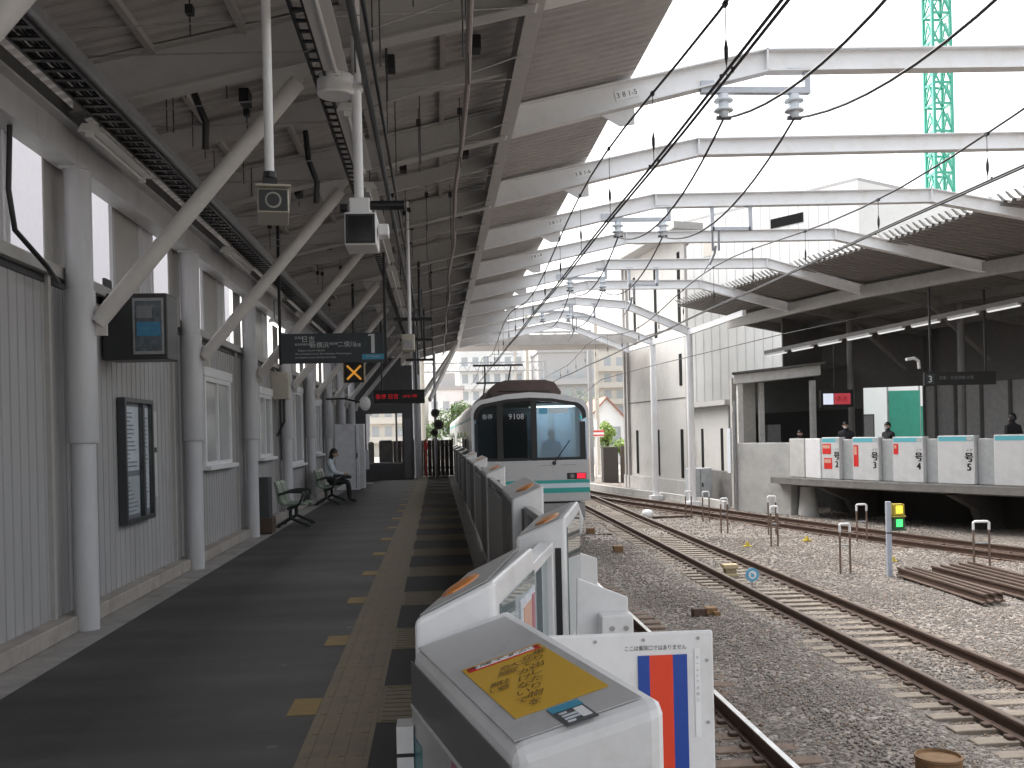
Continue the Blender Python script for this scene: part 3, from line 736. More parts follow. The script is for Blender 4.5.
names = ['first full housing past the one with the open door slot', 'second full housing past the door slot', 'third full housing past the door slot', 'fourth full housing past the door slot', 'fifth full housing past the door slot', 'sixth full housing past the door slot', 'seventh, beside the train side', 'last and smallest one before the platform end']
for i, x in enumerate(xs_):
    y = 7.5 + 4.82 * i; lab = 'white gate housing, ' + names[i]
    if proto is None:
        proto = row_unit(); o = proto; o['label'] = lab; o.location = (x, y, 0)
    else: o = dup(proto, (x, y, 0), None, lab)
    o.rotation_euler = (0, 0, R(-1.2 if i == 0 else -.4 if i == 1 else 0)); ends.append((x + .12, y, x + .12 + .035 * (i == 0), y + 1.7))
bx = (B3[0] + B4[0]) / 2, (B3[1] + B4[1]) / 2
gate_door('sliding gate door between the slotted housing and the first full one', (bx[0] + .005, bx[1] + .01), (ends[0][0], ends[0][1] - .01), .06, 1.1, .9)
for i in range(len(ends) - 1):
    a, b = ends[i], ends[i + 1]
    gate_door('closed gate doors in the %s gap of the straight gate row' % ordn[i + 1], (a[2] - .07, a[3] + .01), (b[0] - .07, b[1] - .01), .06, 1.12, 1.0)
# plate with red and blue stripes closing the gap to the platform edge
t = thing('striped_plate', 'off white plate with red and blue vertical stripes beside the track', 'panel', (.55, 2.86, 0))
m = M(); m.bb(.24, .785, 2.85, 2.87, .003, 1.065); m.build('plate', FENW, t, bevel=.006)
m = M()
for a, b, q in ((.562, .596, 0), (.596, .664, 1), (.664, .706, 0)): m.bb(a, b, 2.846, 2.8495, .05, 1.0, q)
m.build('stripe', [STRBLU, STRRED], t)
m = M(); text(m, 'ここは乗降口ではありません', .0165, (.615, 2.8475, 1.022), (1, 0, .0), (0, 0, 1), 0, sx=.85)
m.bb(.728, .744, 2.8465, 2.8495, .76, 1.015, 1); vtext(m, 'ホームドア点検口', .011, (.736, 2.845, .99), (1, 0, 0), (0, 0, 1), 2, 1.6); m.build('lettering', [INK, WHITE, GALV], t)
m = M()
for x, z in ((.765, .98), (.765, .80), (.765, .62), (.765, .44), (.74, 1.045), (.58, 1.045), (.44, 1.045)): m.tube([(x, 2.8465, z), (x, 2.8495, z)], .005, 10)
m.build('bolt', GALV, t)
m = M(); m.bb(.3, .36, 2.87, 2.95, .003, .9); m.bb(.7, .76, 2.87, 2.95, .003, .9); m.build('rear_stay', GALV, t)
for j, (y, x0, x1, z0, z1, lab) in enumerate(((4.66, .61, .88, .965, .865, 'white sloping end plate with a bolted box, nearer of the pair by the track'), (6.0, .80, .95, .925, .88, 'white sloping end plate, smaller one of the pair by the track'))):
    t = thing('end_plate', lab, 'panel', (x0, y, 0), 0, 'white end plates on the track side of the gates')
    m = M(); m.prism([(x0, .003), (x1, .003), (x1, z1), (x0 + .03, z0)], y, y + .02, 'y'); m.build('plate', FENW, t, bevel=.005)
    if j == 0:
        m = M(); m.bb(.735, .885, y - .1, y - .001, .003, .80); b_ = m.build('cover_box', FENW, t, bevel=.008)
        m = M()
        for x in (.785, .85): m.tube([(x, y - .106, .74), (x, y - .1005, .74)], .012, 10)
        m.build('bolt', GALV, b_)

# ================================================================== train
TX, TY = 2.24, 24.0
def car(label, y0, L_, front):
    t = thing('train_car', label, 'train', (TX, y0, -1.1), 0, 'cars of the train standing at the platform')
    hw = 1.42
    prof = [(-hw, -.02), (-hw, 2.08)]
    for i in range(9):
        a = PI - i * (PI / 2) / 8; prof.append((-hw + .34 + .34 * math.cos(a), 2.14 + .34 * math.sin(a)))
    prof += [(-.6, 2.585), (0, 2.63)]
    full = prof + [(-x, z) for x, z in prof[::-1][1:]]
    n = len(full)
    m = M(); m.v = [(TX + x, y0 + .02, z) for x, z in full] + [(TX + x, y0 + L_, z) for x, z in full]
    m.f = [(i, i + 1, n + i + 1, n + i) for i in range(n - 1)] + [(n - 1, 0, n, 2 * n - 1), tuple(range(n, 2 * n))]; m.m = [0] * len(m.f)
    b = m.build('car_body', STEEL, t, smooth=True)
    m = M()
    for s in (-1, 1):
        for z0, z1, q in ((.42, .50, 0), (.31, .42, 1), (.19, .31, 0), (1.98, 2.06, 0)): m.bb(TX + s * hw - .004, TX + s * hw + .004, y0 + .05, y0 + L_ - .05, z0, z1, q)
    m.build('side_stripe', [TEAL, ICE], t)
    for d in range(4):
        yc = y0 + 2.6 + d * 4.82
        for s in (-1, 1):
            m = M(); m.bb(TX + s * hw - .006, TX + s * hw + .006, yc - .65, yc + .65, .02, 1.88); dr = m.build('door', STEEL, t)
            m = M(); m.bb(TX + s * hw - .009, TX + s * hw + .009, yc - .55, yc - .1, .85, 1.6); m.bb(TX + s * hw - .009, TX + s * hw + .009, yc + .1, yc + .55, .85, 1.6); m.build('door_window', GLD, dr)
    for d in range(3):
        yc = y0 + 5.0 + d * 4.82
        for s in (-1, 1):
            m = M(); m.bb(TX + s * hw - .007, TX + s * hw + .007, yc - 1.05, yc + 1.05, .85, 1.72); m.build('side_window', GLD, t)
    m = M(); m.bb(TX - 1.25, TX + 1.25, y0 + .5, y0 + L_ - .3, -.75, -.06); m.build('underframe', UNDER, t)
    for yb in (y0 + 2.6, y0 + L_ - 2.6):
        m = M()
        for dy in (-1.05, 1.05):
            for s in (-1, 1): m.tube([(TX + s * .50, yb + dy, -.67), (TX + s * .60, yb + dy, -.67)], .43, 24)
        m.bb(TX - .95, TX + .95, yb - 1.5, yb + 1.5, -.9, -.72); m.build('bogie', UNDER, t, smooth=True)
    for a0 in (2.2, 8.0, 13.5):
        m = M(); m.prism([(-.85, 2.55), (.9, 2.55), (.98, 2.72), (.8, 2.98), (.55, 3.05), (-.5, 3.05), (-.78, 2.95), (-.95, 2.72)], y0 + a0, y0 + a0 + 3.6, 'y'); m.v = [(x + TX + .08, y, z) for x, y, z in m.v]; m.build('roof_unit', ACBR, t, bevel=.03)
    m = M(); m.tube([(TX - .02, y0 + 2.3, 3.0), (TX - .02, y0 + 5.6, 3.07)], .05, 6); m.tube([(TX - .6, y0 + 2.19, 2.75), (TX + .75, y0 + 2.19, 2.75)], .012, 5); m.build('roof_cable', BLACK, t)
    if not front: return t
    # ---- rear face: outline ring with openings for the glazing
    def outl(sx, zb, top, rad):
        pts_ = [(-sx, zb), (-sx, top - rad)]
        for i in range(9):
            a = PI - i * (PI / 2) / 8; pts_.append((-sx + rad + rad * math.cos(a), top - rad + rad * .82 * math.sin(a)))
        return pts_
    ol = full
    # lower panel
    m = M(); m.prism([(TX + x, z) for x, z in ((-1.42, -.02), (1.42, -.02), (1.42, .98), (-1.42, .98))], TY - .05, TY + .02, 'y'); face = m.build('face_panel', mat('train_face_silver', (.50, .50, .51), .35, vary=.04), t, bevel=.02)
    # arch around the windows = outer outline minus inner outline
    inner = [(-1.36, .98), (-1.36, 2.0)]
    for i in range(9):
        a = PI - i * (PI / 2) / 8; inner.append((-1.36 + .32 + .32 * math.cos(a), 2.06 + .32 * math.sin(a)))
    inner += [(-.55, 2.47), (0, 2.50)]
    outer = [(-1.42, .98)] + prof[1:]
    k = min(len(inner), len(outer)); inner = inner[:k]; outer = outer[:k]
    m = M()
    for s in (-1, 1):
        i_ = [(TX - s * x * -1 if s < 0 else TX + x, z) for x, z in inner]; i_ = [(TX + s * x, z) for x, z in inner]; o_ = [(TX + s * x, z) for x, z in outer]
        for q in range(k - 1):
            a, b_, c, d = i_[q], i_[q + 1], o_[q + 1], o_[q]
            m.hexa([(a[0], TY - .05, a[1]), (b_[0], TY - .05, b_[1]), (c[0], TY - .05, c[1]), (d[0], TY - .05, d[1])], [(a[0], TY + .02, a[1]), (b_[0], TY + .02, b_[1]), (c[0], TY + .02, c[1]), (d[0], TY + .02, d[1])])
    m.build('face_arch', TRAINW, t)
    # black window mask: mullions
    def mull(x0, x1, z0=.98, z1=2.49): m.bb(TX + x0, TX + x1, TY - .045, TY + .01, z0, z1)
    m = M(); mull(-.80, -.66); mull(.02, .16); m.bb(TX - 1.335, TX + 1.335, TY - .043, TY + .01, .985, 1.05); mull(1.2, 1.335, 1.05, 1.9); mull(-1.335, -1.26, 1.05, 1.9)
    for q in range(k - 1):
        for s in (-1, 1):
            a, b_ = inner[q], inner[q + 1]
            if a[1] < 1.9: continue
            c_, d_ = (b_[0] * .93, 1.05 + (b_[1] - 1.05) * .945), (a[0] * .93, 1.05 + (a[1] - 1.05) * .945)
            m.hexa([(TX + s * u[0], TY - .042, u[1]) for u in (a, b_, c_, d_)], [(TX + s * u[0], TY + .01, u[1]) for u in (a, b_, c_, d_)])
    m.build('window_mask', BLACK, face)
    m = M(); m.bb(TX - 1.3, TX - .80, TY - .03, TY - .02, 1.05, 2.32); m.bb(TX - .66, TX + .02, TY - .03, TY - .02, 1.05, 2.44); m.build('dark_window', GLD, t)
    m = M(); m.bb(TX + .16, TX + 1.2, TY - .03, TY - .02, 1.05, 2.36); m.build('windscreen', GLC, t)
    m = M(); text(m, '9108', .19, (TX - .33, TY - .034, 2.05), (1, 0, 0), (0, 0, 1)); text(m, '各停', .13, (TX - 1.03, TY - .034, 2.06), (1, 0, 0), (0, 0, 1)); m.build('number_lettering', GREYTXT, t)
    m = M(); m.bb(TX + .22, TX + .42, TY - .034, TY - .0305, 2.10, 2.25, 0); m.bb(TX + .46, TX + .92, TY - .034, TY - .0305, 2.11, 2.24, 1); m.build('destination_display', [BLUEM, ICE], t)
    m = M()
    for z0, z1, q in ((.42, .50, 0), (.31, .42, 1), (.19, .31, 0)): m.bb(TX - 1.415, TX + 1.415, TY - .054, TY - .0505, z0, z1, q)
    m.build('face_stripe', [TEAL, ICE], t)
    for s in (-1, 1):
        xl = TX + s * 1.1
        m = M(); m.bb(xl - .235, xl + .235, TY - .065, TY - .0505, .50 + .015, .665); lm = m.build('lamp_housing', BLACK, t, bevel=.01)
        m = M(); a = xl + s * .005 if s > 0 else xl - .215; m.bb(a, a + .21, TY - .074, TY - .0655, .53, .65); m.build('tail_light', TAIL, lm, bevel=.006)
        m = M(); c_ = xl - s * .11; m.tube([(c_, TY - .072, .59), (c_, TY - .0655, .59)], .055, 14); m.build('head_light', mat('lamp_glass_dim', (.2, .2, .2), .15), lm)
    m = M(); m.bb(TX + .2, TX + .5, TY - .054, TY - .0505, .845, .865); m.bb(TX + .72, TX + 1.1, TY - .054, TY - .0505, .85, .87); m.build('face_handrail', GALV, t)
    m = M(); m.tube([(TX + .56, TY - .055, .92), (TX + .62, TY - .06, 1.0), (TX + .95, TY - .06, 1.45)], .012, 6); m.tube([(TX + .56, TY - .07, .91), (TX + .56, TY - .0505, .91)], .05, 10); m.build('wiper', BLACK, t)
    m = M(); m.bb(TX - 1.3, TX + 1.3, TY - .02, TY + .3, -.42, -.06); m.bb(TX - .12, TX + .12, TY - .35, TY + .2, -.55, -.3, 1); m.bb(TX - .16, TX + .16, TY - .42, TY - .35, -.6, -.25, 1); m.build('coupler', [mat('skirt_grey', (.3, .29, .29), .5), UNDER], t, bevel=.02)
    m = M(); m.tube([(TX + 1.05, TY - .1, -.1), (TX + 1.15, TY - .16, -.45), (TX + 1.1, TY - .1, -.8)], .08, 8); m.build('jumper_hose', WHITE, t, smooth=True)
    # cab interior
    m = M(); m.bb(TX - 1.3, TX + 1.3, TY + 1.5, TY + 1.56, .02, 2.3, 0); m.bb(TX - 1.25, TX + 1.25, TY + .2, TY + .7, .02, .95, 1); m.bb(TX + .2, TX + .6, TY + 1.46, TY + 1.495, 1.0, 2.1, 2); m.bb(TX + .75, TX + 1.2, TY + 1.45, TY + 1.495, 1.0, 2.2, 2); m.bb(TX - .7, TX + .05, TY + 1.40, TY + 1.495, .1, 2.1, 3); m.build('cab_interior', [CABIN, UNDER, CURT, BLACK], t)
    m = M(); m.bb(TX + .1, TX + 1.2, TY + .5, TY + 1.3, 2.28, 2.31); m.build('cab_fill_panel', mat('cab_fill_glow', (.8, .8, .8), .4, emit=(.92, .97, 1), estr=2.2), t)  # unseen glowing panel added to brighten the windscreen from inside
    return t
car('rear car of the white and teal train, its blunt end with red lamps facing us', 24.0, 19.6, True)
car('second car of the silver train, mostly hidden behind the rear car', 44.0, 19.6, False)
# pantograph further along the roof
t = thing('pantograph', 'black pantograph frame raised above the train roof', 'pantograph', (TX, 36, 2.7))
m = M()
for dx in (-.6, .6): m.tube([(TX + dx, 36, 2.75), (TX + dx * .7, 37, 3.5), (TX + dx * .8, 36, 4.1)], .03, 6)
m.tube([(TX - .6, 36, 2.75), (TX + .42, 37, 3.5)], .02, 5); m.build('arm', BLACK, t)
m = M(); m.bb(TX - .9, TX + .9, 35.9, 36.1, 4.08, 4.14); m.bb(TX - .75, TX + .6, 36.9, 37.05, 3.5, 3.56); m.build('collector_head', BLACK, t)
# ================================================================== things under the near roof
def strip_light(label, x, y0, y1, z, lit=False, wd=.14, grp='fluorescent strip lights under the near roof'):
    t = thing('strip_light', label, 'strip light', (x, y0, z), 0, grp)
    m = M(); m.prism([(x - wd / 2, z), (x + wd / 2, z), (x + wd * .3, z + .075), (x - wd * .3, z + .075)], y0, y1, 'y'); m.build('housing', LAMPOFF, t, bevel=.006)
    m = M(); m.tube([(x, y0 + .04, z - .018), (x, y1 - .04, z - .018)], .016, 8); m.bb(x - .03, x + .03, y0 + .01, y0 + .04, z - .045, z); m.bb(x - .03, x + .03, y1 - .04, y1 - .01, z - .045, z); m.build('tube', LAMP if lit else LAMPOFF, t)
    for yy in (y0 + .3, y1 - .3): m = M(); m.tube([(x, yy, z + .07), (x, yy, z + .45)], .008, 5); m.build('hanger', DARKM, t)
for (y0, y1, where) in ((4.7, 6.3, 'near the top left corner, above the cropped brace'), (8.85, 10.45, 'under the eave beam between the first two visible columns'), (14.5, 16.2, 'under the eave beam past the second visible column'), (17.7, 19.4, 'under the eave beam beside the third visible column'), (22, 23.6, 'under the eave beam past the fourth visible column')):
    strip_light('dull white strip light ' + where, -2.93, y0, y1, 4.33, False, .2)
strip_light('lit strip light glowing white high on the left wall, left of the slate sign', -3.02, 18.9, 20.3, 3.82, True)
for i, (y0, y1, where) in enumerate(((5.4, 8.3, 'wide white trough light ending at the white drum'), (9.3, 11.4, 'white trough light just beyond the white drum'), (12.2, 14.4, 'second white trough light past the white drum'), (15.2, 17.4, 'third white trough light past the white drum'), (18.2, 20.4, 'fourth trough light past the drum, above the slate sign'), (21.2, 23.4, 'fifth trough light past the drum, over the cross lamp'), (24.2, 26.4, 'farthest trough light of the middle row'))):
    strip_light(where, -.76, y0, y1, 4.66, False, .2)
t = thing('cable_tray', 'black ladder cable tray with a bright rail running along the left eave', 'cable tray', (-2.7, 15, 4.45))
m = M()
for x in (-2.84, -2.60): m.bb(x - .012, x + .012, -6, 40, 4.40, 4.48)
for i in range(230): m.bb(-2.83, -2.61, -6 + i * .2, -5.95 + i * .2, 4.405, 4.42)
m.build('ladder', BLACK, t)
m = M(); m.bb(-2.595, -2.52, -6, 40, 4.43, 4.51); m.build('rail', GALV, t)
m = M(); rc = random.Random(8)
for k in range(6):
    x = -2.80 + k * .035; m.tube([(x + rc.uniform(-.01, .01), yy, 4.435 + rc.uniform(0, .02)) for yy in range(-6, 40, 2)], .013, 6)
m.build('cable', BLACK, t)
t = thing('cable_tray', 'dark cable tray following the middle row of trough lights', 'cable tray', (-.95, 15, 4.8))
m = M()
for x in (-1.0, -.9): m.bb(x - .01, x + .01, -6, 34, 4.78, 4.84)
for i in range(200): m.bb(-.99, -.91, -6 + i * .2, -5.96 + i * .2, 4.785, 4.80)
m.build('ladder', DARKM, t)
m = M(); m.tube([(-.55, -6, 4.75), (-.55, 34, 4.75)], .03, 8); m.tube([(-.48, -6, 4.9), (-.48, 34, 4.9)], .018, 6); m.build('cable', BLACK, t)
m = M(); m.tube([(.36 + .03 * math.sin(i * 1.7), -6 + i * 2.0, 5.12 + .03 * math.cos(i * 2.3)) for i in range(26)], .028, 8)
tag(m.build('conduit', mat('conduit_brown', (.30, .25, .23), .5), smooth=True), 'thin brownish conduit pipe running under the roof beside the girder', 'conduit')
for (yy, x, where) in ((9.9, -2.3, 'hanging behind the wall strip light'), (12.2, -1.5, 'hanging behind the surveillance camera')):
    m = M(); m.tube([(x, yy, zc(x) + .2), (x + .03, yy, 5.0), (x + .12, yy + .05, 4.75), (x + .1, yy + .1, 4.5)], .035, 8); tag(m.build('cable_loop', BLACK, smooth=True), 'thick black cable loop ' + where, 'cable', 'black cable loops')
m = M(); m.tube([(-3.2, 7.9, 4.1), (-3.22, 7.9, 3.6), (-3.2, 7.95, 3.3), (-3.1, 8.3, 3.08), (-3.18, 8.75, 3.02)], .022, 8)
tag(m.build('drain_hose', BLACK, smooth=True), 'black hose curving down the wall left of the nearest column', 'hose')
# drum speaker
t = thing('ceiling_drum', 'white round drum fitting at the end of the trough light', 'ceiling fitting', (-.8, 8.9, 4.66))
m = M(); m.lathe([(.0, 4.655), (.15, 4.655), (.165, 4.67), (.165, 4.82), (.15, 4.835), (0, 4.835)], (-.82, 8.9, 0), 28); m.build('drum', WHITEP, t, smooth=True)
m = M(); m.tube([(-.82, 8.9, 4.835), (-.82, 8.9, 5.25)], .02, 8); m.build('stem', DARKM, t)
# surveillance camera on a drop pole
t = thing('surveillance_camera', 'cream box surveillance camera hanging from a white pole', 'camera', (-1.09, 7.0, 3.2))
m = M(); m.tube([(-1.11, 7.05, zc(-1.1) + .22), (-1.11, 7.05, 3.50)], .032, 12); m.build('pole', WHITEP, t, smooth=True)
m = M(); m.tube([(-1.11, 7.05, 3.50), (-1.11, 7.05, 3.46)], .045, 12); m.bb(-1.16, -1.06, 7.03, 7.07, 3.375, 3.46); m.build('bracket', DARKM, t)
m = M(); m.bb(-1.195, -.985, 6.9, 7.34, 3.19, 3.355); m.bb(-1.21, -.97, 6.84, 7.38, 3.355, 3.37); m.build('housing', mat('camera_cream', (.48, .45, .38), .45), t, bevel=.012)
m = M(); m.bb(-1.185, -.995, 6.885, 6.899, 3.2, 3.34); m.tube([(-1.09, 6.88, 3.27), (-1.09, 6.8845, 3.27)], .055, 18, 1); m.tube([(-1.09, 6.872, 3.27), (-1.09, 6.8795, 3.27)], .042, 18, 0); m.build('lens_window', [BLACK, mat('lens_ring', (.3, .29, .26), .4)], t)
t.rotation_euler = (0, 0, R(9))
# driver monitor on a pole
t = thing('platform_monitor', 'white boxed monitor with a black screen hanging from a pole', 'monitor', (-.62, 8.8, 3.3))
m = M(); m.tube([(-.64, 8.9, zc(-.64) + .22), (-.64, 8.9, 3.74)], .043, 14); m.tube([(-.64, 8.9, 4.70), (-.64, 8.9, 4.74)], .06, 14); m.build('pole', WHITEP, t, smooth=True)
m = M(); m.bb(-.72, -.54, 8.8, 9.05, 3.60, 3.74); m.bb(-.755, -.48, 8.68, 9.1, 3.30, 3.585); m.bb(-.47, -.38, 8.75, 8.95, 3.40, 3.50); m.build('housing', WHITEP, t, bevel=.012)
m = M(); m.bb(-.742, -.493, 8.664, 8.678, 3.315, 3.565); m.bb(-.72, -.515, 8.661, 8.6638, 3.335, 3.545, 1); m.build('screen', [BLACK, mat('screen_glass', (.02, .02, .022), .12)], t)
m = M(); m.tube([(-.54, 8.85, 3.68), (-.24, 8.85, 3.68)], .042, 12); m.tube([(-.8, 8.85, 3.655), (-.74, 8.85, 3.655)], .04, 12); m.build('antenna', BLACK, t, smooth=True)
# speaker box further on
t = thing('speaker_box', 'small cream speaker box hanging right of the slate sign', 'speaker', (-.44, 17, 3.2))
m = M(); m.bb(-.56, -.34, 16.9, 17.15, 3.08, 3.36); m.build('housing', mat('camera_cream', (.48, .45, .38), .45), t, bevel=.02)
m = M(); m.bb(-.52, -.38, 16.89, 16.898, 3.12, 3.26); m.build('grille', GALV, t)
m = M(); m.tube([(-.42, 17.0, 3.36), (-.42, 17, zc(-.4) + .2)], .03, 8); m.build('pole', WHITEP, t)
# slate sign
SK = 16.5 / 19
t = thing('platform_sign', 'slate hanging sign with white Japanese lines and a large 1', 'sign', (-1.65, 16.5, 3.1))
SX0, SX1, SZ0, SZ1 = -2.49, -.83, 2.865, 3.345
m = M(); m.bb(SX0, SX1, 16.45, 16.56, SZ0, SZ1); m.build('board', SIGNBK, t, bevel=.008)
fy_ = 16.4485
def sx(px): return SX0 + (px - 20) / (968 - 20) * 1.655
def sz(py): return SZ1 - (py - 88) / (350 - 88) * .48
m = M()
def line(body, px0, px1, py, size):
    text(m, body, size * SK, (sx((px0 + px1) / 2), fy_, sz(py)), (1, 0, 0), (0, 0, 1), 0, sx=1.0)
line('目黒線', 150, 225, 125, .055); line('日吉', 232, 315, 138, .13)
line('東急新横浜線', 150, 290, 184, .05); line('新横浜', 300, 445, 190, .12); line('相鉄線', 465, 540, 180, .055); line('二俣川', 560, 690, 186, .115); line('方面', 700, 745, 195, .07)
line('Meguro Line for Hiyoshi', 150, 445, 240, .05); line('Shin-yokohama Line for Shin-yokohama, Futamata-gawa', 150, 665, 270, .046); line('and beyond, Local and Express trains', 150, 520, 302, .05)
m.bb(sx(852), sx(884), fy_ - .001, fy_ + .0006, sz(268), sz(98)); m.prism([(sx(852), sz(98)), (sx(825), sz(102)), (sx(825), sz(116)), (sx(852), sz(114))], fy_ - .001, fy_ + .0006, 'y')
m.build('lettering', GREYTXT, t)
m = M(); m.bb(sx(765), sx(968), 16.444, 16.4495, sz(325), sz(278)); text(m, 'for Hiyoshi', .048, (sx(866), 16.4425, sz(300)), (1, 0, 0), (0, 0, 1), 1); m.build('line_band', [CYAN, GREYTXT], t)
for x in (-2.51, -.81): m = M(); m.bb(x - .022, x + .022, 16.48, 16.53, 2.84, zc(x) + .2); m.build('hanger', DARKM, t)
# orange cross lamp
t = thing('cross_lamp', 'black square lamp showing an orange cross under the slate sign', 'signal lamp', (-1.77, 22, 3.05))
m = M(); m.bb(-1.97, -1.57, 21.95, 22.2, 2.84, 3.26); m.build('case', BLACK, t, bevel=.01)
m = M()
for s in (-1, 1): m.bar((-1.77 - .15, 21.944, 3.05 - .15 * s), (-1.77 + .15, 21.944, 3.05 + .15 * s), .008, .035, 0, up=(0, 1, 0)) if False else m.bar((-1.92, 21.944, 3.05 - .15 * s), (-1.62, 21.944, 3.05 + .15 * s), .045, .008, 0, up=(0, 1, 0))
m.build('cross', LEDO, t)
m = M(); m.bb(-2.0, -1.985, 21.93, 22.2, 2.83, 3.27); m.bb(-1.56, -1.545, 21.93, 22.2, 2.83, 3.27); m.bb(-1.985, -1.56, 21.93, 22.2, 3.262, 3.27); m.build('hood', mat('hood_tan', (.3, .22, .12), .5), t)
m = M(); m.tube([(-1.77, 22.1, 3.26), (-1.77, 22.1, zc(-1.77) + .2)], .03, 8); m.build('pole', DARKM, t)
# departure display
t = thing('departure_display', 'black hanging departure board with red lit text', 'display board', (-1.0, 28, 2.7))
m = M(); m.bb(-1.72, -.32, 27.9, 28.2, 2.55, 2.93); m.build('case', BLACK, t, bevel=.01)
m = M(); text(m, '各停 日吉', .15, (-1.36, 27.895, 2.75), (1, 0, 0), (0, 0, 1)); text(m, '10:42 4両', .10, (-.72, 27.895, 2.75), (1, 0, 0), (0, 0, 1)); m.build('lit_text', LEDR, t)
for x in (-1.5, -.55): m = M(); m.tube([(x, 28.05, 2.93), (x, 28.05, zc(x) + .2)], .025, 8); m.build('hanger', DARKM, t)
for i, (yy, x, z, where) in enumerate(((21, -.30, 4.05, 'nearest of three'), (25, -.32, 4.0, 'middle of three'), (29, -.30, 3.8, 'farthest of three'))):
    m = M(); m.bb(x - .55, x + .25, yy, yy + .06, z, z + .07); m.tube([(x, yy + .03, z), (x, yy + .03, 5.3)], .03, 8); m.tube([(x - .2, yy + .03, z - .4), (x - .2, yy + .03, 5.3)], .022, 8)
    tag(m.build('hanging_crossbar', DARKM), 'dark hanging crossbar beside the trough lights, ' + where, 'bracket', 'dark hanging crossbars')
t = thing('mirror', 'white tilted oval mirror left of the departure board', 'mirror', (-2.1, 27.5, 2.55))
m = M(); m.ball((-1.93, 27.4, 2.55), (.15, .06, .2), 0, 16, 8); m.build('dish', WHITE, t, smooth=True)
m = M(); m.tube([(-1.93, 27.45, 2.55), (-2.5, 27.6, 2.7), (-3.0, 27.6, 2.7)], .025, 8); m.build('arm', DARKM, t)
# projecting poster box and notice board on the wall
t = thing('projecting_sign', 'dark box sign with a blue picture sticking out from the wall', 'sign', (-3.1, 10.2, 2.8))
m = M(); m.bb(-3.29, -2.66, 10.21, 10.62, 2.47, 3.13); m.build('case', mat('case_dark', (.035, .037, .038), .35), t, bevel=.012)
m = M(); m.bb(-2.99, -2.69, 10.19, 10.2065, 2.52, 3.08, 0); m.bb(-2.97, -2.71, 10.186, 10.1895, 2.55, 3.05, 1); m.bb(-2.95, -2.72, 10.183, 10.1855, 2.70, 2.84, 2); m.bb(-2.95, -2.8, 10.183, 10.1855, 2.88, 3.0, 3); m.build('poster', [GALV, mat('poster_slate', (.10, .12, .14), .25, vary=.4, scale=18), BLUEP, mat('poster_grey', (.2, .21, .22), .25)], t)
m = M(); m.bb(-3.31, -3.28, 10.3, 10.5, 2.6, 3.3); m.build('bracket', DARKM, t)
t = thing('notice_board', 'tall dark framed notice board with glassy posters on the wall', 'notice board', (-3.3, 11.2, 1.45))
m = M()
y0, y1, z0, z1 = 10.7, 11.75, .78, 2.12
for a, b, c, d in ((y0, y0 + .05, z0, z1), (y1 - .05, y1, z0, z1), (y0 + .05, y1 - .05, z1 - .05, z1), (y0 + .05, y1 - .05, z0, z0 + .05), (y0 + .64, y0 + .70, z0 + .05, z1 - .05)): m.bb(-3.32, -3.235, a, b, c, d)
m.build('frame', mat('board_frame', (.055, .06, .066), .35, metal=.3), t, bevel=.005)
m = M(); m.bb(-3.315, -3.285, y0 + .05, y1 - .05, z0 + .05, z1 - .05, 0); rp = random.Random(2)
m.bb(-3.284, -3.281, y0 + .09, y0 + .60, 1.34, 2.03, 1); m.bb(-3.284, -3.281, y0 + .09, y0 + .60, .87, 1.28, 2); m.bb(-3.284, -3.281, y0 + .74, y1 - .08, .9, 2.03, 1)
for i in range(14): m.bb(-3.2805, -3.2785, y0 + .13, y0 + .2 + rp.uniform(.05, .34), 1.38 + i * .044, 1.395 + i * .044, 3)
for i in range(8): m.bb(-3.2805, -3.2785, y0 + .13, y0 + .2 + rp.uniform(.05, .34), .9 + i * .044, .915 + i * .044, 0)
for i in range(22): m.bb(-3.2805, -3.2785, y0 + .77, y0 + .79 + rp.uniform(.05, .14), .94 + i * .046, .955 + i * .046, 3)
m.build('poster', [mat('board_back', (.2, .21, .23), .4), PAPER, mat('paper_grey', (.5, .52, .56), .4, vary=.2, scale=10), mat('poster_ink', (.15, .17, .22), .5)], t)
m = M(); m.bb(-3.25, -3.245, y0 + .05, y1 - .05, z0 + .05, z1 - .05); m.build('glass', glass('board_glass', (.2, .22, .25), .0, .06, 1.14, True), t)
m = M(); m.bb(-3.325, -3.31, 11.95, 12.12, 1.0, 2.0); m.bb(-3.309, -3.304, 11.97, 12.1, 1.52, 1.58, 1); tag(m.build('paper_notice', [mat('paper_white', (.55, .54, .53), .5), INK]), 'narrow pale paper strip on the wall right of the notice board', 'notice')
# meter box on the wall
t = thing('meter_box', 'beige meter box with pipes on the wall below the slate sign', 'electrical box', (-3.2, 20.9, 2.6))
m = M(); m.bb(-3.325, -2.98, 20.55, 20.85, 2.45, 3.0); m.build('case', mat('camera_cream', (.48, .45, .38), .45), t, bevel=.01)
m = M(); m.tube([(-3.1, 20.7, 2.45), (-3.1, 20.7, 2.0), (-3.25, 20.7, 1.7)], .025, 8); m.tube([(-3.18, 20.75, 2.45), (-3.18, 20.75, 1.2)], .02, 8); m.build('pipe', DARKM, t)

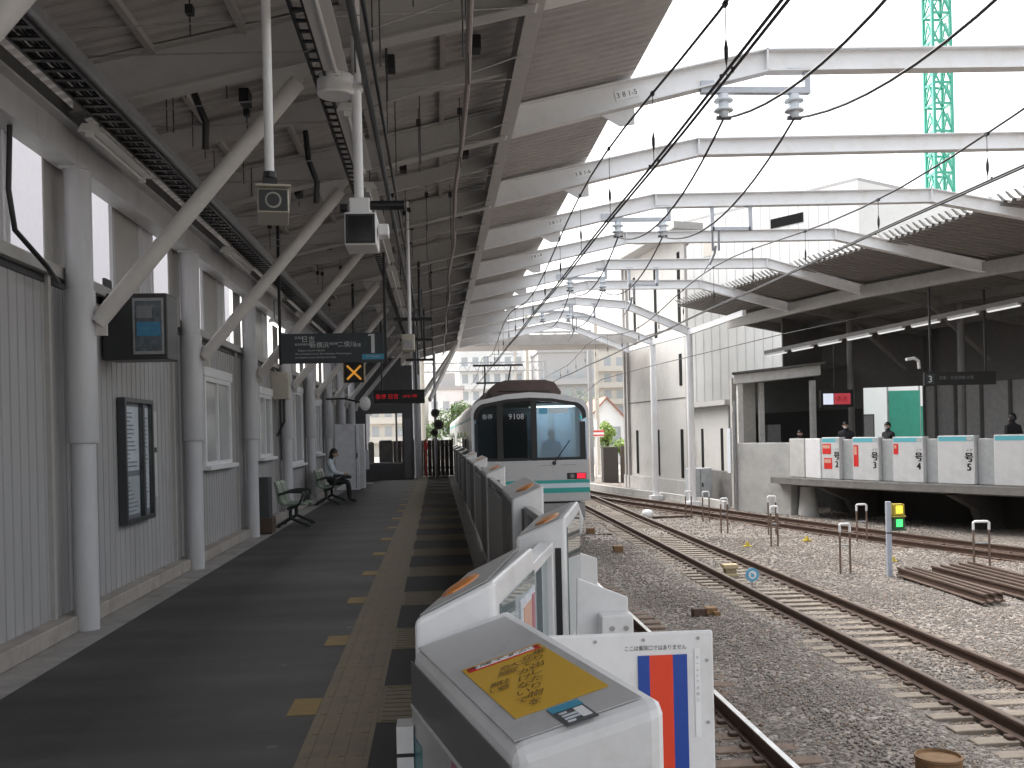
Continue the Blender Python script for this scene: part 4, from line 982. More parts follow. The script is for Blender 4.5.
# ---------------------------------------------------------------- benches, bin, cabinet
def bench(label, y0, n):
    t = thing('bench', label, 'bench', (-2.75, y0, 0), 0, 'green platform benches against the wall')
    for i in range(n):
        y = y0 + i * .56
        pr = [(-3.02, .84), (-2.99, .86), (-2.955, .80), (-2.88, .50), (-2.82, .44), (-2.5, .45), (-2.44, .43), (-2.45, .405), (-2.52, .415), (-2.86, .40), (-2.94, .46), (-3.0, .75)]
        m = M(); m.prism(pr, y - .24, y + .24, 'y'); m.build('seat', SEATG, t, bevel=.015)
        for s in ((-1, 1) if i == 0 else (1,)):
            m = M(); yy = y + s * .275; m.tube([(-2.93, yy, .62), (-2.75, yy, .66), (-2.52, yy, .655), (-2.47, yy, .63), (-2.55, yy, .44), (-2.7, yy, .36)], .022, 8); m.build('armrest', SEATD, t, smooth=True)
    ya, yb = y0 - .2, y0 + (n - 1) * .56 + .2
    m = M(); m.bb(-2.78, -2.70, ya - .08, yb + .08, .33, .385); m.build('beam', SEATD, t, bevel=.008)
    for yy in (ya + .1, yb - .1):
        m = M(); m.tube([(-2.74, yy, .34), (-2.74, yy, .16)], .035, 10); m.tube([(-2.74, yy, .17), (-2.98, yy, .03)], .03, 8); m.tube([(-2.74, yy, .17), (-2.42, yy, .03)], .03, 8)
        for x in (-2.98, -2.42): m.bb(x - .05, x + .05, yy - .04, yy + .04, .002, .035)
        m.build('leg', SEATD, t, smooth=True)
    return t
bench('empty green bench with dark armrests beside the third visible column', 18.9, 2)
bench('green bench where the person in a pale shirt sits', 24.85, 3)
t = thing('rubbish_bin', 'dark slim rubbish bin standing between column and empty bench', 'bin', (-3.02, 17.75, 0))
m = M(); m.bb(-3.14, -2.93, 17.6, 17.95, .1, .98); m.build('bin_body', mat('bin_dark', (.05, .055, .055), .5), t, bevel=.015)
m = M(); m.bb(-3.145, -2.88, 17.58, 18.0, .003, .28); m.build('base', mat('bin_brown', (.07, .045, .03), .6), t, bevel=.015)
t = thing('white_cabinet', 'tall white cabinet standing against the wall past the benches', 'cabinet', (-2.8, 31.5, 0))
m = M(); m.bb(-3.16, -2.42, 31.3, 32.0, .003, 2.05); m.build('case', mat('cabinet_white', (.84, .84, .88), .4), t, bevel=.012)
m = M(); m.bb(-2.45, -2.27, 31.32, 31.9, .05, 2.05); m.bb(-2.53, -2.515, 31.292, 31.2985, .05, 2.0, 1); m.bb(-2.50, -2.47, 31.28, 31.2985, 1.0, 1.15, 1); m.build('door', [mat('cabinet_white2', (.78, .78, .8), .4), INK], t)
t = thing('vending_shelf', 'low pale leaflet rack between the white cabinet and the end door', 'rack', (-2.4, 34, 0))
m = M(); m.bb(-2.75, -2.2, 33.8, 34.2, .003, .08); m.tube([(-2.5, 34, .05), (-2.5, 34, 1.1)], .03, 8); m.build('stand', GALV, t)
m = M(); m.bb(-2.7, -2.3, 33.9, 34.0, .55, 1.2); m.build('tray', PAPER, t)

# ---------------------------------------------------------------- people
def person(label, J, mats_, seg_mat, hair_r, group=None, hands=True, scale=1.0, face=Vector((1, 0, 0)), hair_long=False, mask=False):
    """J: joint -> (position, radius); bones: list of joint pairs; seg_mat: bone -> material index"""
    bones = [('pelvis', 'waist'), ('waist', 'chest'), ('chest', 'neck'), ('neck', 'jaw'), ('jaw', 'brow'), ('brow', 'crown')]
    for s in 'LR':
        bones += [('chest', 'sh' + s), ('sh' + s, 'el' + s), ('el' + s, 'wr' + s), ('wr' + s, 'pa' + s), ('pelvis', 'hi' + s), ('hi' + s, 'kn' + s), ('kn' + s, 'an' + s), ('an' + s, 'to' + s)]
    names = list(J); idx = {n: i for i, n in enumerate(names)}
    me = bpy.data.meshes.new('tmp'); me.from_pydata([J[n][0] for n in names], [(idx[a], idx[b]) for a, b in bones], [])
    ob = bpy.data.objects.new('tmp', me); COL.objects.link(ob)
    ob.modifiers.new('s', 'SKIN')
    for n in names:
        sv = me.skin_vertices[0].data[idx[n]]; r_ = J[n][1]; sv.radius = r_ if isinstance(r_, tuple) else (r_, r_); sv.use_root = (n == 'pelvis')
    ss = ob.modifiers.new('u', 'SUBSURF'); ss.levels = ss.render_levels = 2
    dg = bpy.context.evaluated_depsgraph_get(); dg.update(); ev = ob.evaluated_get(dg); em = ev.to_mesh()
    vs = [Vector(v.co) for v in em.vertices]; fs = [tuple(p.vertices) for p in em.polygons]; ev.to_mesh_clear()
    bpy.data.objects.remove(ob); bpy.data.meshes.remove(me)
    m = M()
    def near(c):
        best = (9, 0)
        for (a, b) in bones:
            A, B = Vector(J[a][0]), Vector(J[b][0]); d = B - A; u = max(0, min(1, (c - A).dot(d) / max(d.length_squared, 1e-6)))
            q = (c - (A + d * u)).length - .4 * (J[a][1] if not isinstance(J[a][1], tuple) else J[a][1][0])
            if q < best[0]: best = (q, seg_mat.get((a, b), seg_mat.get((a[:2], b[:2]), 0)))
        return best[1]
    m.v = [tuple(v) for v in vs]
    for f in fs:
        c = sum((vs[i] for i in f), Vector()) / len(f); m.f.append(f); m.m.append(near(c))
    br = Vector(J['brow'][0]); jw = Vector(J['jaw'][0]); upv = (br - jw).normalized(); fc = (face - upv * face.dot(upv)).normalized(); sdv = upv.cross(fc)
    hd = (br + jw) / 2; rb = J['brow'][1] if not isinstance(J['brow'][1], tuple) else J['brow'][1][0]
    m.tube([hd + fc * rb * .82 + upv * .02, hd + fc * (rb * .82 + .032) - upv * .022, hd + fc * rb * .8 - upv * .03], [.008, .016, .010], 6, 0)     # nose
    for s in (-1, 1):
        m.ball(tuple(hd + fc * rb * .86 + sdv * s * .032 + upv * .022), .011, len(mats_), 8, 5)            # eyes
        m.ball(tuple(hd + sdv * s * rb * .98 - upv * .005), (.022, .022, .032), 0, 8, 5)                    # ears
    m.ball(tuple(hd + fc * rb * .80 - upv * .062), (.02, .02, .006), len(mats_) + 1, 8, 4)                  # mouth
    if hands:
        for s in 'LR':
            w_ = Vector(J['wr' + s][0]); p = Vector(J['pa' + s][0]); d = (p - w_).normalized(); a = d.cross(Vector((0, 0, 1)))
            if a.length < .1: a = d.cross(Vector((0, 1, 0)))
            a.normalize(); b = a.cross(d); sg = -1 if b.z > 0 else 1
            for k, L_ in enumerate((.068, .078, .074, .058)):
                q0 = p + a * (k - 1.5) * .019; q1 = q0 + d * L_ * .5 + b * sg * .006; q2 = q1 + d * L_ * .45 + b * sg * .028
                m.tube([q0 - d * .02, q1, q2], [.0095, .0085, .0065], 6, 0)
            q0 = p - d * .035 + a * .03; m.tube([q0, q0 + a * .028 + d * .02, q0 + a * .03 + d * .05 + b * sg * .01], [.011, .0095, .007], 6, 0)
    base = min(vs, key=lambda v: v.z)
    o = m.build('person', list(mats_) + [INK, mat('lips', (.3, .13, .11), .5)], smooth=True)
    tag(o, label, 'person', group)
    h = M(); cr = Vector(J['crown'][0])
    hc = hd + upv * .03 - fc * .016
    n, k = 18, 9; rx = rb * 1.13
    o0 = len(h.v)
    for i in range(k + 1):
        tt = PI * .5 * i / k
        for j in range(n):
            a = 2 * PI * j / n
            v = fc * math.cos(a) * math.cos(tt) * rx + sdv * math.sin(a) * math.cos(tt) * rx * .92 + upv * (math.sin(tt) * rx * 1.18)
            front = math.cos(a)
            if i == 0: v = v - upv * ((-.045 if front > .45 else .05 + (.13 if hair_long else .015) * (1 - max(0, front))))
            h.v.append(tuple(hc + v))
    for i in range(k):
        for j in range(n): h.f.append((i * n + j, i * n + (j + 1) % n, (i + 1) * n + (j + 1) % n, (i + 1) * n + j)); h.m.append(0)
    h.build('hair', HAIR, o, smooth=True)
    if mask:
        q = M(); q.ball(tuple(hd + fc * rb * .6 - upv * .045), (rb * .62, rb * .62, .045), 0, 12, 6); q.build('face_mask', MASKW, o, smooth=True)
    return o
# seated person: faces the track, head bowed over a phone/bag on the lap
X0, Y0 = -2.72, 25.41
J = {'pelvis': ((X0, Y0, .55), (.15, .13)), 'waist': ((X0 - .03, Y0, .72), (.14, .11)), 'chest': ((X0 + .0, Y0, .95), (.165, .12)), 'neck': ((X0 + .07, Y0, 1.12), .055), 'jaw': ((X0 + .12, Y0, 1.18), .075), 'brow': ((X0 + .135, Y0, 1.27), .092), 'crown': ((X0 + .12, Y0, 1.35), .06)}
for s, d in (('L', 1), ('R', -1)):
    J['sh' + s] = ((X0 + .02, Y0 + d * .17, 1.03), .065); J['el' + s] = ((X0 + .12, Y0 + d * .22, .78), .048); J['wr' + s] = ((X0 + .34, Y0 + d * .09, .73), .032); J['pa' + s] = ((X0 + .41, Y0 + d * .05, .735), (.034, .02))
    J['hi' + s] = ((X0 + .06, Y0 + d * .09, .53), .095); J['kn' + s] = ((X0 + .46, Y0 + d * .10, .53), .068); J['an' + s] = ((X0 + .50, Y0 + d * .10, .10), .045); J['to' + s] = ((X0 + .67, Y0 + d * .11, .045), .04)
sm_ = {('pelvis', 'waist'): 1, ('waist', 'chest'): 1, ('chest', 'neck'): 1, ('chest', 'sh'): 1, ('ch', 'sh'): 1, ('sh', 'el'): 1, ('el', 'wr'): 1, ('wr', 'pa'): 0, ('pe', 'hi'): 2, ('hi', 'kn'): 2, ('kn', 'an'): 2, ('an', 'to'): 3}
person('person with black bobbed hair and pale shirt sitting on the green bench', J, [SKIN, SHIRT, TROUS, BLACK], sm_, .1, face=Vector((1, 0, -.35)), hair_long=True)
t = thing('handbag', 'black bag lying on the lap of the seated person', 'bag', (X0 + .42, Y0, .64))
m = M(); m.bb(X0 + .30, X0 + .55, Y0 - .15, Y0 + .15, .605, .69); m.build('bag_body', mat('bag_black', (.02, .02, .022), .5), t, bevel=.03)
m = M(); m.tube([(X0 + .33, Y0 - .1, .68), (X0 + .33, Y0 - .07, .74), (X0 + .33, Y0 + .07, .74), (X0 + .33, Y0 + .1, .68)], .009, 6); m.build('handle', BLACK, t)
def stand(label, x, y, ang, h, coat, z=0., grp=None, mask=False, legm=TROUS, hands=True):
    k = h / 1.7; c, s_ = math.cos(ang), math.sin(ang)
    def P(f, l, zz): return (x + (f * c - l * s_) * k, y + (f * s_ + l * c) * k, z + zz * k)
    J = {'pelvis': (P(0, 0, .92), (.15 * k, .11 * k)), 'waist': (P(0, 0, 1.08), (.14 * k, .1 * k)), 'chest': (P(0, 0, 1.30), (.17 * k, .115 * k)), 'neck': (P(.01, 0, 1.46), .055 * k), 'jaw': (P(.03, 0, 1.53), .072 * k), 'brow': (P(.03, 0, 1.62), .09 * k), 'crown': (P(.015, 0, 1.69), .06 * k)}
    for n, d in (('L', 1), ('R', -1)):
        J['sh' + n] = (P(0, d * .18, 1.37), .065 * k); J['el' + n] = (P(-.03, d * .23, 1.10), .048 * k); J['wr' + n] = (P(.06, d * .22, .86), .032 * k); J['pa' + n] = (P(.09, d * .21, .78), (.034 * k, .02 * k))
        J['hi' + n] = (P(0, d * .09, .86), .095 * k); J['kn' + n] = (P(.02, d * .10, .48), .065 * k); J['an' + n] = (P(-.02, d * .10, .085), .045 * k); J['to' + n] = (P(.15, d * .12, .045), .042 * k)
    sm2 = dict(sm_)
    return person(label, J, [SKIN, coat, legm, BLACK], sm2, .09, grp, hands, face=Vector((c, s_, 0)), mask=mask)
stand('person in blue uniform standing inside the train cab window', TX + .62, TY + 1.0, R(-80), 1.72, COATB, 0.0)
# ---------------------------------------------------------------- end of the near platform
t = thing('end_building', 'dark end wall with a bright doorway opening closing the platform', 'building', (-2.6, 38, 0))
DW = mat('end_wall_dark', (.10, .10, .105), .6)
m = M(); m.bb(-3.9, -2.66, 37.9, 38.2, .003, 4.6); m.bb(-1.30, -.90, 37.9, 38.2, .003, 4.3); m.bb(-2.66, -1.30, 37.9, 38.2, 2.5, 4.6); m.bb(-2.66, -1.30, 37.95, 38.15, .003, .6); m.build('wall', DW, t)
f = M(); f.bb(-1.56, -1.49, 37.96, 38.12, .66, 2.5); f.bb(-2.65, -1.31, 37.96, 38.12, .6, .66); fr = f.build('window_frame', mat('end_frame', (.25, .25, .25), .4), t)
m = M(); m.bb(-1.24, -.98, 37.86, 37.899, .05, 2.3); m.build('door', mat('end_door', (.16, .16, .17), .5), t)
for i, (x0, x1, z1, w_) in enumerate(((-2.25, -1.72, 1.45, 'wider one'), (-2.66, -2.45, 1.4, 'narrow one at the left edge'))):
    m = M(); m.bb(x0, x1, 39.0, 39.2, .003, z1); m.bb(x0 + .04, x1 - .04, 39.05, 39.15, z1, z1 + .04); tag(m.build('outside_locker', CONCD), 'dark locker seen through the end wall opening, ' + w_, 'locker', 'lockers behind the end wall')
m = M(); m.lathe([(.14, .003), (.14, 4.9)], (-.74, 38.6, 0), 16); tag(m.build('end_post', COLP, smooth=True), 'pale round post right of the dark end wall', 'post')
t = thing('end_fence', 'dark brown boarded fence across the end of the platform', 'fence', (0, 42, 0))
m = M()
for i in range(14): m.bb(-1.75 + i * .17, -1.585 + i * .17, 40, 40.03, .02, 1.45)
m.build('board', mat('fence_brown', (.06, .045, .04), .7), t)
m = M(); m.bb(-1.75, .64, 40.031, 40.07, .3, .36); m.bb(-1.75, .64, 40.031, 40.07, 1.2, 1.26)
for x in (-.9, -.15, .6): m.bb(x - .03, x + .03, 40.071, 40.13, .003, 1.5)
m.build('rail', DARKM, t)
t = thing('departure_signal', 'brown cluster of hooded signal lamps on a pole at the platform end', 'signal', (-.05, 39, 0))
m = M(); m.tube([(-.05, 39, .003), (-.05, 39, 4.9)], .06, 10); m.build('pole', GALV, t)
for (x, z, r_) in ((-.05, 2.5, .17), (.07, 2.05, .2), (-.1, 1.75, .15)):
    m = M(); m.tube([(x, 38.93, z), (x, 38.7, z)], r_, 14); m.tube([(x, 38.7, z), (x, 38.695, z)], r_ * .6, 12, 1); m.build('lamp_head', [mat('signal_brown', (.10, .075, .05), .6), BLACK], t, smooth=True)
m = M(); m.bb(-.52, -.38, 39.4, 39.5, 1.1, 1.35); m.tube([(-.45, 39.5, .003), (-.45, 39.5, 1.5)], .03, 6); tag(m.build('red_marker', [REDW]), 'small red board at the platform end before the brown fence', 'sign')
# long diagonal stays at the platform end
for i, dx in enumerate((0, .35)):
    m = M(); m.bar((-.6 + dx, 38 + dx, 3.0), (.95, 42.5, 5.5), .1, .16); tag(m.build('end_stay', BRACEP), 'grey diagonal stay holding the roof end, %s of the pair' % ('lower' if i else 'upper'), 'brace', 'diagonal stays at the roof end')
# ================================================================== far platform (right)
RE = [(10.3, 35.1), (10.9, 33), (11.8, 29.9), (12.95, 27), (14.5, 23.9), (16.3, 20.9), (18.6, 17.6), (22, 13), (26, 8)]
RES = smooth(RE, 2)
def zoff(poly, d): return [(x, y) for x, y in offpath(poly, -d)]          # d metres into the far platform
pth = [(x, y, 0) for x, y in RES if y < 33.0]
m = M(); m.sweep([(0, 0), (-8, 0), (-8, -.27), (-.45, -.27), (-.12, -.20), (0, -.20)], pth); m.v = m.v; struct(m.build('far_platform', mat('far_conc', (.17, .16, .15), .85, vary=.2, scale=4, dirt=(.1, .095, .09))))
m = M(); m.sweep([(.004, -.03), (-.02, .004), (-.35, .004), (-.35, .001), (-.02, .001), (.001, -.03)], pth); struct(m.build('far_platform_edge', CONCD))
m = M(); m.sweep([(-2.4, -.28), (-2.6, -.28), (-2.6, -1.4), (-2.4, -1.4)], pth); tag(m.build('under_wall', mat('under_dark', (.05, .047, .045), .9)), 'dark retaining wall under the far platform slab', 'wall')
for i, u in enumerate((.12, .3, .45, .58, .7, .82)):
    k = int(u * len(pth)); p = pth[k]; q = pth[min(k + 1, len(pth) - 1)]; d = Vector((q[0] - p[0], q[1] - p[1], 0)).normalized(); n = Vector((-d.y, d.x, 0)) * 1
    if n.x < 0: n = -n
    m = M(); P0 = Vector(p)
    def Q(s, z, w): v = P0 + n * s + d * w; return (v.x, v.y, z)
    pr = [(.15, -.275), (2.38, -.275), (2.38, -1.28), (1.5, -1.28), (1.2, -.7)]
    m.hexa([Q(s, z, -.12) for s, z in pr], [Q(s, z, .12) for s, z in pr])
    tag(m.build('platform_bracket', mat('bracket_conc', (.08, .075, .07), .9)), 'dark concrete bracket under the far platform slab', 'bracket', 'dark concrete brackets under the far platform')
m = M(); m.tube([(12.1, 32.0, -1.3), (12.1, 32.0, -.32)], [.34, .24], 16); tag(m.build('pier_cone', CONCW, smooth=True), 'pale tapered pier under the left end of the far platform', 'pier')

# far gate housings ------------------------------------------------------------
FL = zoff(RES, .4)
def far_unit(name, label, p, q, z1, band, posters, txt, grp, mt=mat('far_gate_white', (.56, .56, .56), .4, vary=.06, scale=4, dirt=(.46, .45, .44), dscale=1.5), depth=.26, cyan=True):
    p = Vector(p); q = Vector(q); d = (q - p).normalized(); n = Vector((-d.y, d.x)) if Vector((-d.y, d.x)).x > 0 else Vector((d.y, -d.x)); L_ = (q - p).length
    t = thing(name, label, 'platform gate', (p.x, p.y, 0), 0, grp)
    def blk(m, s0, s1, o0, o1, z0, z1_, mi=0):
        c = [p + d * s0 + n * o0, p + d * s1 + n * o0, p + d * s1 + n * o1, p + d * s0 + n * o1]
        m.hexa([(v.x, v.y, z0) for v in c], [(v.x, v.y, z1_) for v in c], mi)
    m = M(); blk(m, 0, L_, 0, depth, .005, z1); m.build('body', mt, t, bevel=.03)
    if cyan: m = M(); blk(m, .04, L_ - .04, -.004, -.001, z1 - .15, z1 - .03, 0); blk(m, L_ * .8, L_ - .05, -.007, -.0045, z1 - .14, z1 - .04, 1); m.build('cyan_band', [CYAN2, FENG], t)
    if posters:
        m = M()
        for (s0, s1, z0, z1_) in posters: blk(m, L_ * s0, L_ * s1, -.005, -.001, z0, z1_); blk(m, L_ * (s0 + .03), L_ * (s1 - .06), -.0075, -.0055, z0 + (z1_ - z0) * .55, z1_ - .04, 1)
        m.build('red_poster', [RED, PEACH], t)
    if txt:
        m = M(); o = p + d * (L_ * .86) - n * .004; [vtext(m, txt, .27, (o.x + d.x * q, o.y + d.y * q, .74 - abs(q) * .6 - qq * .002), (d.x, d.y, 0), (0, 0, 1), 0, .95) for qq, q in enumerate((-.016, 0, .016))]
        o = p + d * (L_ * .88) - n * .004; text(m, 'ドア', .1, (o.x, o.y, .92), (d.x, d.y, 0), (0, 0, 1), 0)
        m.build('lettering', INK, t)
    return t
GF = 'white far platform gate housings'; GD = 'recessed far platform gate doors'
def fpt(px, py): return (px, py)
far_unit('far_gate_housing', 'far gate housing with two red pictures stacked, leftmost of the row', (12.02, 30.58), (12.27, 29.80), 1.30, 1, [(.06, .55, .78, 1.10), (.14, .6, .32, .66)], '号2', GF)
far_unit('far_gate_housing', 'far gate housing with one long red picture under its blue edge', (12.47, 29.3), (12.85, 28.35), 1.30, 1, [(.05, .24, .42, 1.06)], '号3', GF)
far_unit('far_gate_housing', 'far gate housing with one short red picture beside a person in black', (13.04, 27.85), (13.46, 26.87), 1.30, 1, [(.04, .2, .80, 1.10)], '号4', GF)
far_unit('far_gate_housing', 'wide blue edged far gate housing with no red picture, left of the last person', (13.66, 26.46), (14.16, 25.47), 1.32, 1, None, '号5', GF)
far_unit('far_gate_housing', 'far gate housing at the right border of the picture with blue edge', (14.41, 24.98), (15.25, 23.45), 1.33, 1, None, None, GF)
def setback(p, q, o=.12):
    p = Vector(p); q = Vector(q); d = (q - p).normalized(); n = Vector((-d.y, d.x)); n = n if n.x > 0 else -n
    return (tuple(p + d * .01 + n * o), tuple(q - d * .01 + n * o))
for i, (a, b, w_) in enumerate((((12.27, 29.80), (12.47, 29.3), 'between the two leftmost pictured housings'), ((12.85, 28.35), (13.04, 27.85), 'left of the housing with the short red picture'), ((13.46, 26.87), (13.66, 26.46), 'right of the housing with the short red picture'), ((14.16, 25.47), (14.41, 24.98), 'right of the wide housing without pictures'))):
    p, q = setback(a, b); far_unit('far_gate_door', 'grey recessed far gate door ' + w_, p, q, 1.24, 1, None, None, GD, mat('door_grey', (.36, .37, .375), .35), .06, False)
for i, (a, b, mt, w_) in enumerate((((11.55, 32.15), (11.78, 31.42), CONCW, 'plain beige end panel of the far gates, left of the pale one'), ((11.79, 31.38), (12.0, 30.63), FENW, 'pale end panel of the far gates, next to the stacked red pictures'))):
    t = far_unit('far_end_panel', w_, a, b, 1.27, 1, None, None, 'end panels of the far gates', mt, .1, False)

# concrete wall and shelter at the left end of the far platform --------------------
t = thing('concrete_wall', 'stained pale concrete wall left of the far platform gates', 'wall', (11, 34, -1.3))
m = M(); m.hexa([(10.45, 34.3, -1.35), (11.6, 32.25, -1.35), (11.9, 32.4, -1.35), (10.75, 34.45, -1.35)], [(10.45, 34.3, 1.13), (11.6, 32.25, 1.13), (11.9, 32.4, 1.13), (10.75, 34.45, 1.13)]); m.build('slab', mat('wall_stained', (.46, .455, .44), .85, vary=.12, scale=1.5, dirt=(.28, .27, .26), dscale=1.1), t, bevel=.02)
m = M(); m.tube([(10.40, 34.33, -1.3), (10.42, 34.33, -.2), (10.38, 34.32, 1.2), (10.42, 34.33, 2.6)], .05, 8); m.bb(10.32, 10.45, 34.24, 34.36, 2.2, 2.45); m.build('drain_pipe', GALV, t)
t = thing('shelter', 'open white framed shelter behind the concrete wall with dark inside', 'shelter', (11.5, 34, 0))
SHW = mat('shelter_white', (.58, .57, .55), .5, dirt=(.42, .41, .39))
for (x, y) in ((10.62, 34.4), (11.55, 34.9), (13.05, 33.9)):
    m = M(); m.bb(x - .09, x + .09, y - .09, y + .09, -1.3 if x < 11 else 0, 3.25); m.build('post', SHW, t, bevel=.008)
m = M(); m.hexa([(10.4, 34.3, 3.2), (13.2, 33.5, 3.42), (13.4, 34.2, 3.42), (10.6, 35.0, 3.2)], [(10.4, 34.3, 3.52), (13.2, 33.5, 3.76), (13.4, 34.2, 3.76), (10.6, 35.0, 3.52)]); m.build('lintel', SHW, t)
m = M(); m.hexa([(10.3, 34.2, 3.53), (13.3, 33.3, 3.78), (17, 39, 3.9), (12.35, 39.3, 3.53)], [(10.3, 34.2, 3.60), (13.3, 33.3, 3.86), (17, 39, 3.97), (12.35, 39.3, 3.6)]); m.build('roof', CONCD, t)
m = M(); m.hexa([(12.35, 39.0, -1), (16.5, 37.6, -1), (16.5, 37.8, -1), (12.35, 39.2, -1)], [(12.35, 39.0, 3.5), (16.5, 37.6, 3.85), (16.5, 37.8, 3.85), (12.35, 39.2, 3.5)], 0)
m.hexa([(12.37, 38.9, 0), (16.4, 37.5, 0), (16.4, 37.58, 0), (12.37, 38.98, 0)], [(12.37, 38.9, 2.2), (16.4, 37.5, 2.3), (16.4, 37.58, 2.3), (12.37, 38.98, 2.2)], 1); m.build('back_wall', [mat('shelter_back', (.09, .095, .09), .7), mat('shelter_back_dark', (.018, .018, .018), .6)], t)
m = M(); m.bb(10.72, 11.2, 36, 36.4, .003, 1.65); m.build('counter', PAPER, t); m = M(); m.bb(12.2, 12.7, 36.2, 36.6, .003, 1.75); m.build('locker', mat('counter_grey', (.3, .3, .3), .5), t)
m = M(); m.bb(11, 17, 35.5, 45, -1.3, -.01); struct(m.build('shelter_floor', CONCD))

# far canopy ------------------------------------------------------------------
t = thing('far_roof', 'dark corrugated roof over the far platform with a toothed sunlit edge', 'roof', (14, 25, 6))
ED = [(9.3, 37.6, 6.50), (10.1, 33.31, 6.52), (10.88, 29.28, 6.53), (11.8, 25.25, 6.55), (12.5, 21.22, 6.58), (13.5, 17.19, 6.5), (14.9, 13.16, 6.5), (16.8, 9, 6.5), (19, 5, 6.5), (21.5, 1, 6.5)]
GR = [(11.25, 37.6), (12.1, 33.31), (12.9, 29.28), (14.45, 25.25), (16.2, 21.22), (18.2, 17.19), (20.4, 13.16), (22.8, 9.0), (25.4, 5), (28.2, 1)]
BK = [(x + 6.2, y + 1.2) for x, y in GR]
def lerp(a, b, u): return tuple(a[i] + (b[i] - a[i]) * u for i in range(len(a)))
rows = []
for i in range(len(ED) - 1):
    nst = max(4, int(math.hypot(ED[i + 1][0] - ED[i][0], ED[i + 1][1] - ED[i][1]) / .24))
    for j in range(nst):
        for (du, dz) in ((0, 0), (.38, 0), (.5, .075), (.88, .075)):
            u = (j + du) / nst
            e = lerp(ED[i], ED[i + 1], u); g = lerp(GR[i], GR[i + 1], u); b = lerp(BK[i], BK[i + 1], u)
            rows.append([(e[0], e[1], e[2] + dz - .14), (g[0], g[1], 5.95 + dz), (b[0], b[1], 4.95 + dz)])
m = M(); n = len(rows)
m.v = [r_[k] for k in range(3) for r_ in rows]
m.f = [(k * n + i, k * n + i + 1, (k + 1) * n + i + 1, (k + 1) * n + i) for k in range(2) for i in range(n - 1)]; m.m = [0] * len(m.f)
dk = m.build('roof_deck', mat('far_deck', (.20, .185, .17), .55, vary=.1), t); sm = dk.modifiers.new('th', 'SOLIDIFY'); sm.thickness = .004
m = M()                                                    # upstanding teeth of the deck edge
for i in range(0, n - 4, 4):
    a = rows[i + 2][0]; b = rows[i + 3][0]; d = Vector(b) - Vector(a); d.z = 0; d.normalize(); nn = Vector((-d.y, d.x, 0)); nn = nn if nn.x > 0 else -nn
    a = Vector(a); v0 = a - nn * .05; m.hexa([tuple(v0), tuple(v0 + d * .05), tuple(v0 + d * .05 + nn * .10), tuple(v0 + nn * .10)], [tuple(v0 + Vector((0, 0, .14)) - nn * .16), tuple(v0 + d * .05 + Vector((0, 0, .14)) - nn * .16), tuple(v0 + d * .05 + nn * .03 + Vector((0, 0, .14)) - nn * .16), tuple(v0 + nn * .03 + Vector((0, 0, .14)) - nn * .16)])
m.build('edge_tooth', mat('tooth_pale', (.36, .35, .34), .5), t)
m = M(); m.sweep([(.09, -.22), (.09, .16), (-.09, .16), (-.09, -.22)], [(x, y, 5.70) for x, y in GR]); m.build('girder', mat('far_girder', (.33, .31, .29), .5), t)
m = M(); m.sweep([(-2.6, -.3), (-2.6, .0), (-2.75, .0), (-2.75, -.3)], [(x, y, 5.62) for x, y in GR]); m.sweep([(-4.8, -.3), (-4.8, .0), (-4.95, .0), (-4.95, -.3)], [(x, y, 5.22) for x, y in GR]); m.build('purlin', mat('far_purlin', (.21, .2, .19), .6), t)
m = M()
for fy in (37.34, 33.31, 29.28, 25.25, 21.22, 17.19):
    for a, b in zip(GR, GR[1:]):
        if b[1] <= fy <= a[1]:
            u = (a[1] - fy) / (a[1] - b[1]); g = lerp(a, b, u); m.bar((g[0], g[1], 5.80), (g[0] + 6.2, g[1] + 1.2, 4.75), .14, .3); m.bar((g[0] + 2.2, g[1] + .4, 5.4), (g[0] + 4.4, g[1] + .8, 3.6), .09, .09); break
m.build('rafter', mat('far_purlin', (.21, .2, .19), .6), t)
m = M(); m.hexa([(12.95, 36.5, 3.75), (18.5, 38.5, 3.75), (18.5, 38.6, 3.75), (12.95, 36.6, 3.75)], [(12.95, 36.5, 5.75), (18.5, 38.5, 4.9), (18.5, 38.6, 4.9), (12.95, 36.6, 5.75)]); m.hexa([(14.4, 37.3, 3.05), (18.3, 35.0, 3.05), (18.4, 35.1, 3.05), (14.5, 37.4, 3.05)], [(14.4, 37.3, 5.3), (18.3, 35.0, 5.0), (18.4, 35.1, 5.0), (14.5, 37.4, 5.3)]); m.build('gable_panel', mat('gable_dark', (.15, .14, .132), .6), t)
# columns of the far platform
for i, (x, y, w_) in enumerate(((15.95, 29.3, 'beside the black hanging sign'), (18.3, 26.6, 'near the right border of the picture'), (14.3, 33.6, 'left of the green hoarding'))):
    m = M(); m.lathe([(.11, .003), (.11, 5.3)], (x, y, 0), 14); tag(m.build('far_column', mat('far_col', (.16, .155, .15), .5), smooth=True), 'dark grey column of the far platform ' + w_, 'column', 'columns of the far platform')
# rear wall of the far platform with posts
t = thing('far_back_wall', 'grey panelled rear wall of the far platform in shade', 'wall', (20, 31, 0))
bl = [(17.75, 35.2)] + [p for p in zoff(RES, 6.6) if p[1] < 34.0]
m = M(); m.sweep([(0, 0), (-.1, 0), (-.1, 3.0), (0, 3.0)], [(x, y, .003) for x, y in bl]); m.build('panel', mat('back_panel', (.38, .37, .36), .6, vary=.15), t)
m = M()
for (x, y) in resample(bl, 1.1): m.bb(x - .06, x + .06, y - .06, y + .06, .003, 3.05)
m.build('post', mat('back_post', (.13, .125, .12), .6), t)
m = M(); m.sweep([(.02, 3.0), (-.12, 3.0), (-.12, 5.4), (.02, 5.4)], [(x, y, .003) for x, y in bl]); m.build('upper_panel', mat('back_upper', (.15, .14, .132), .7), t)
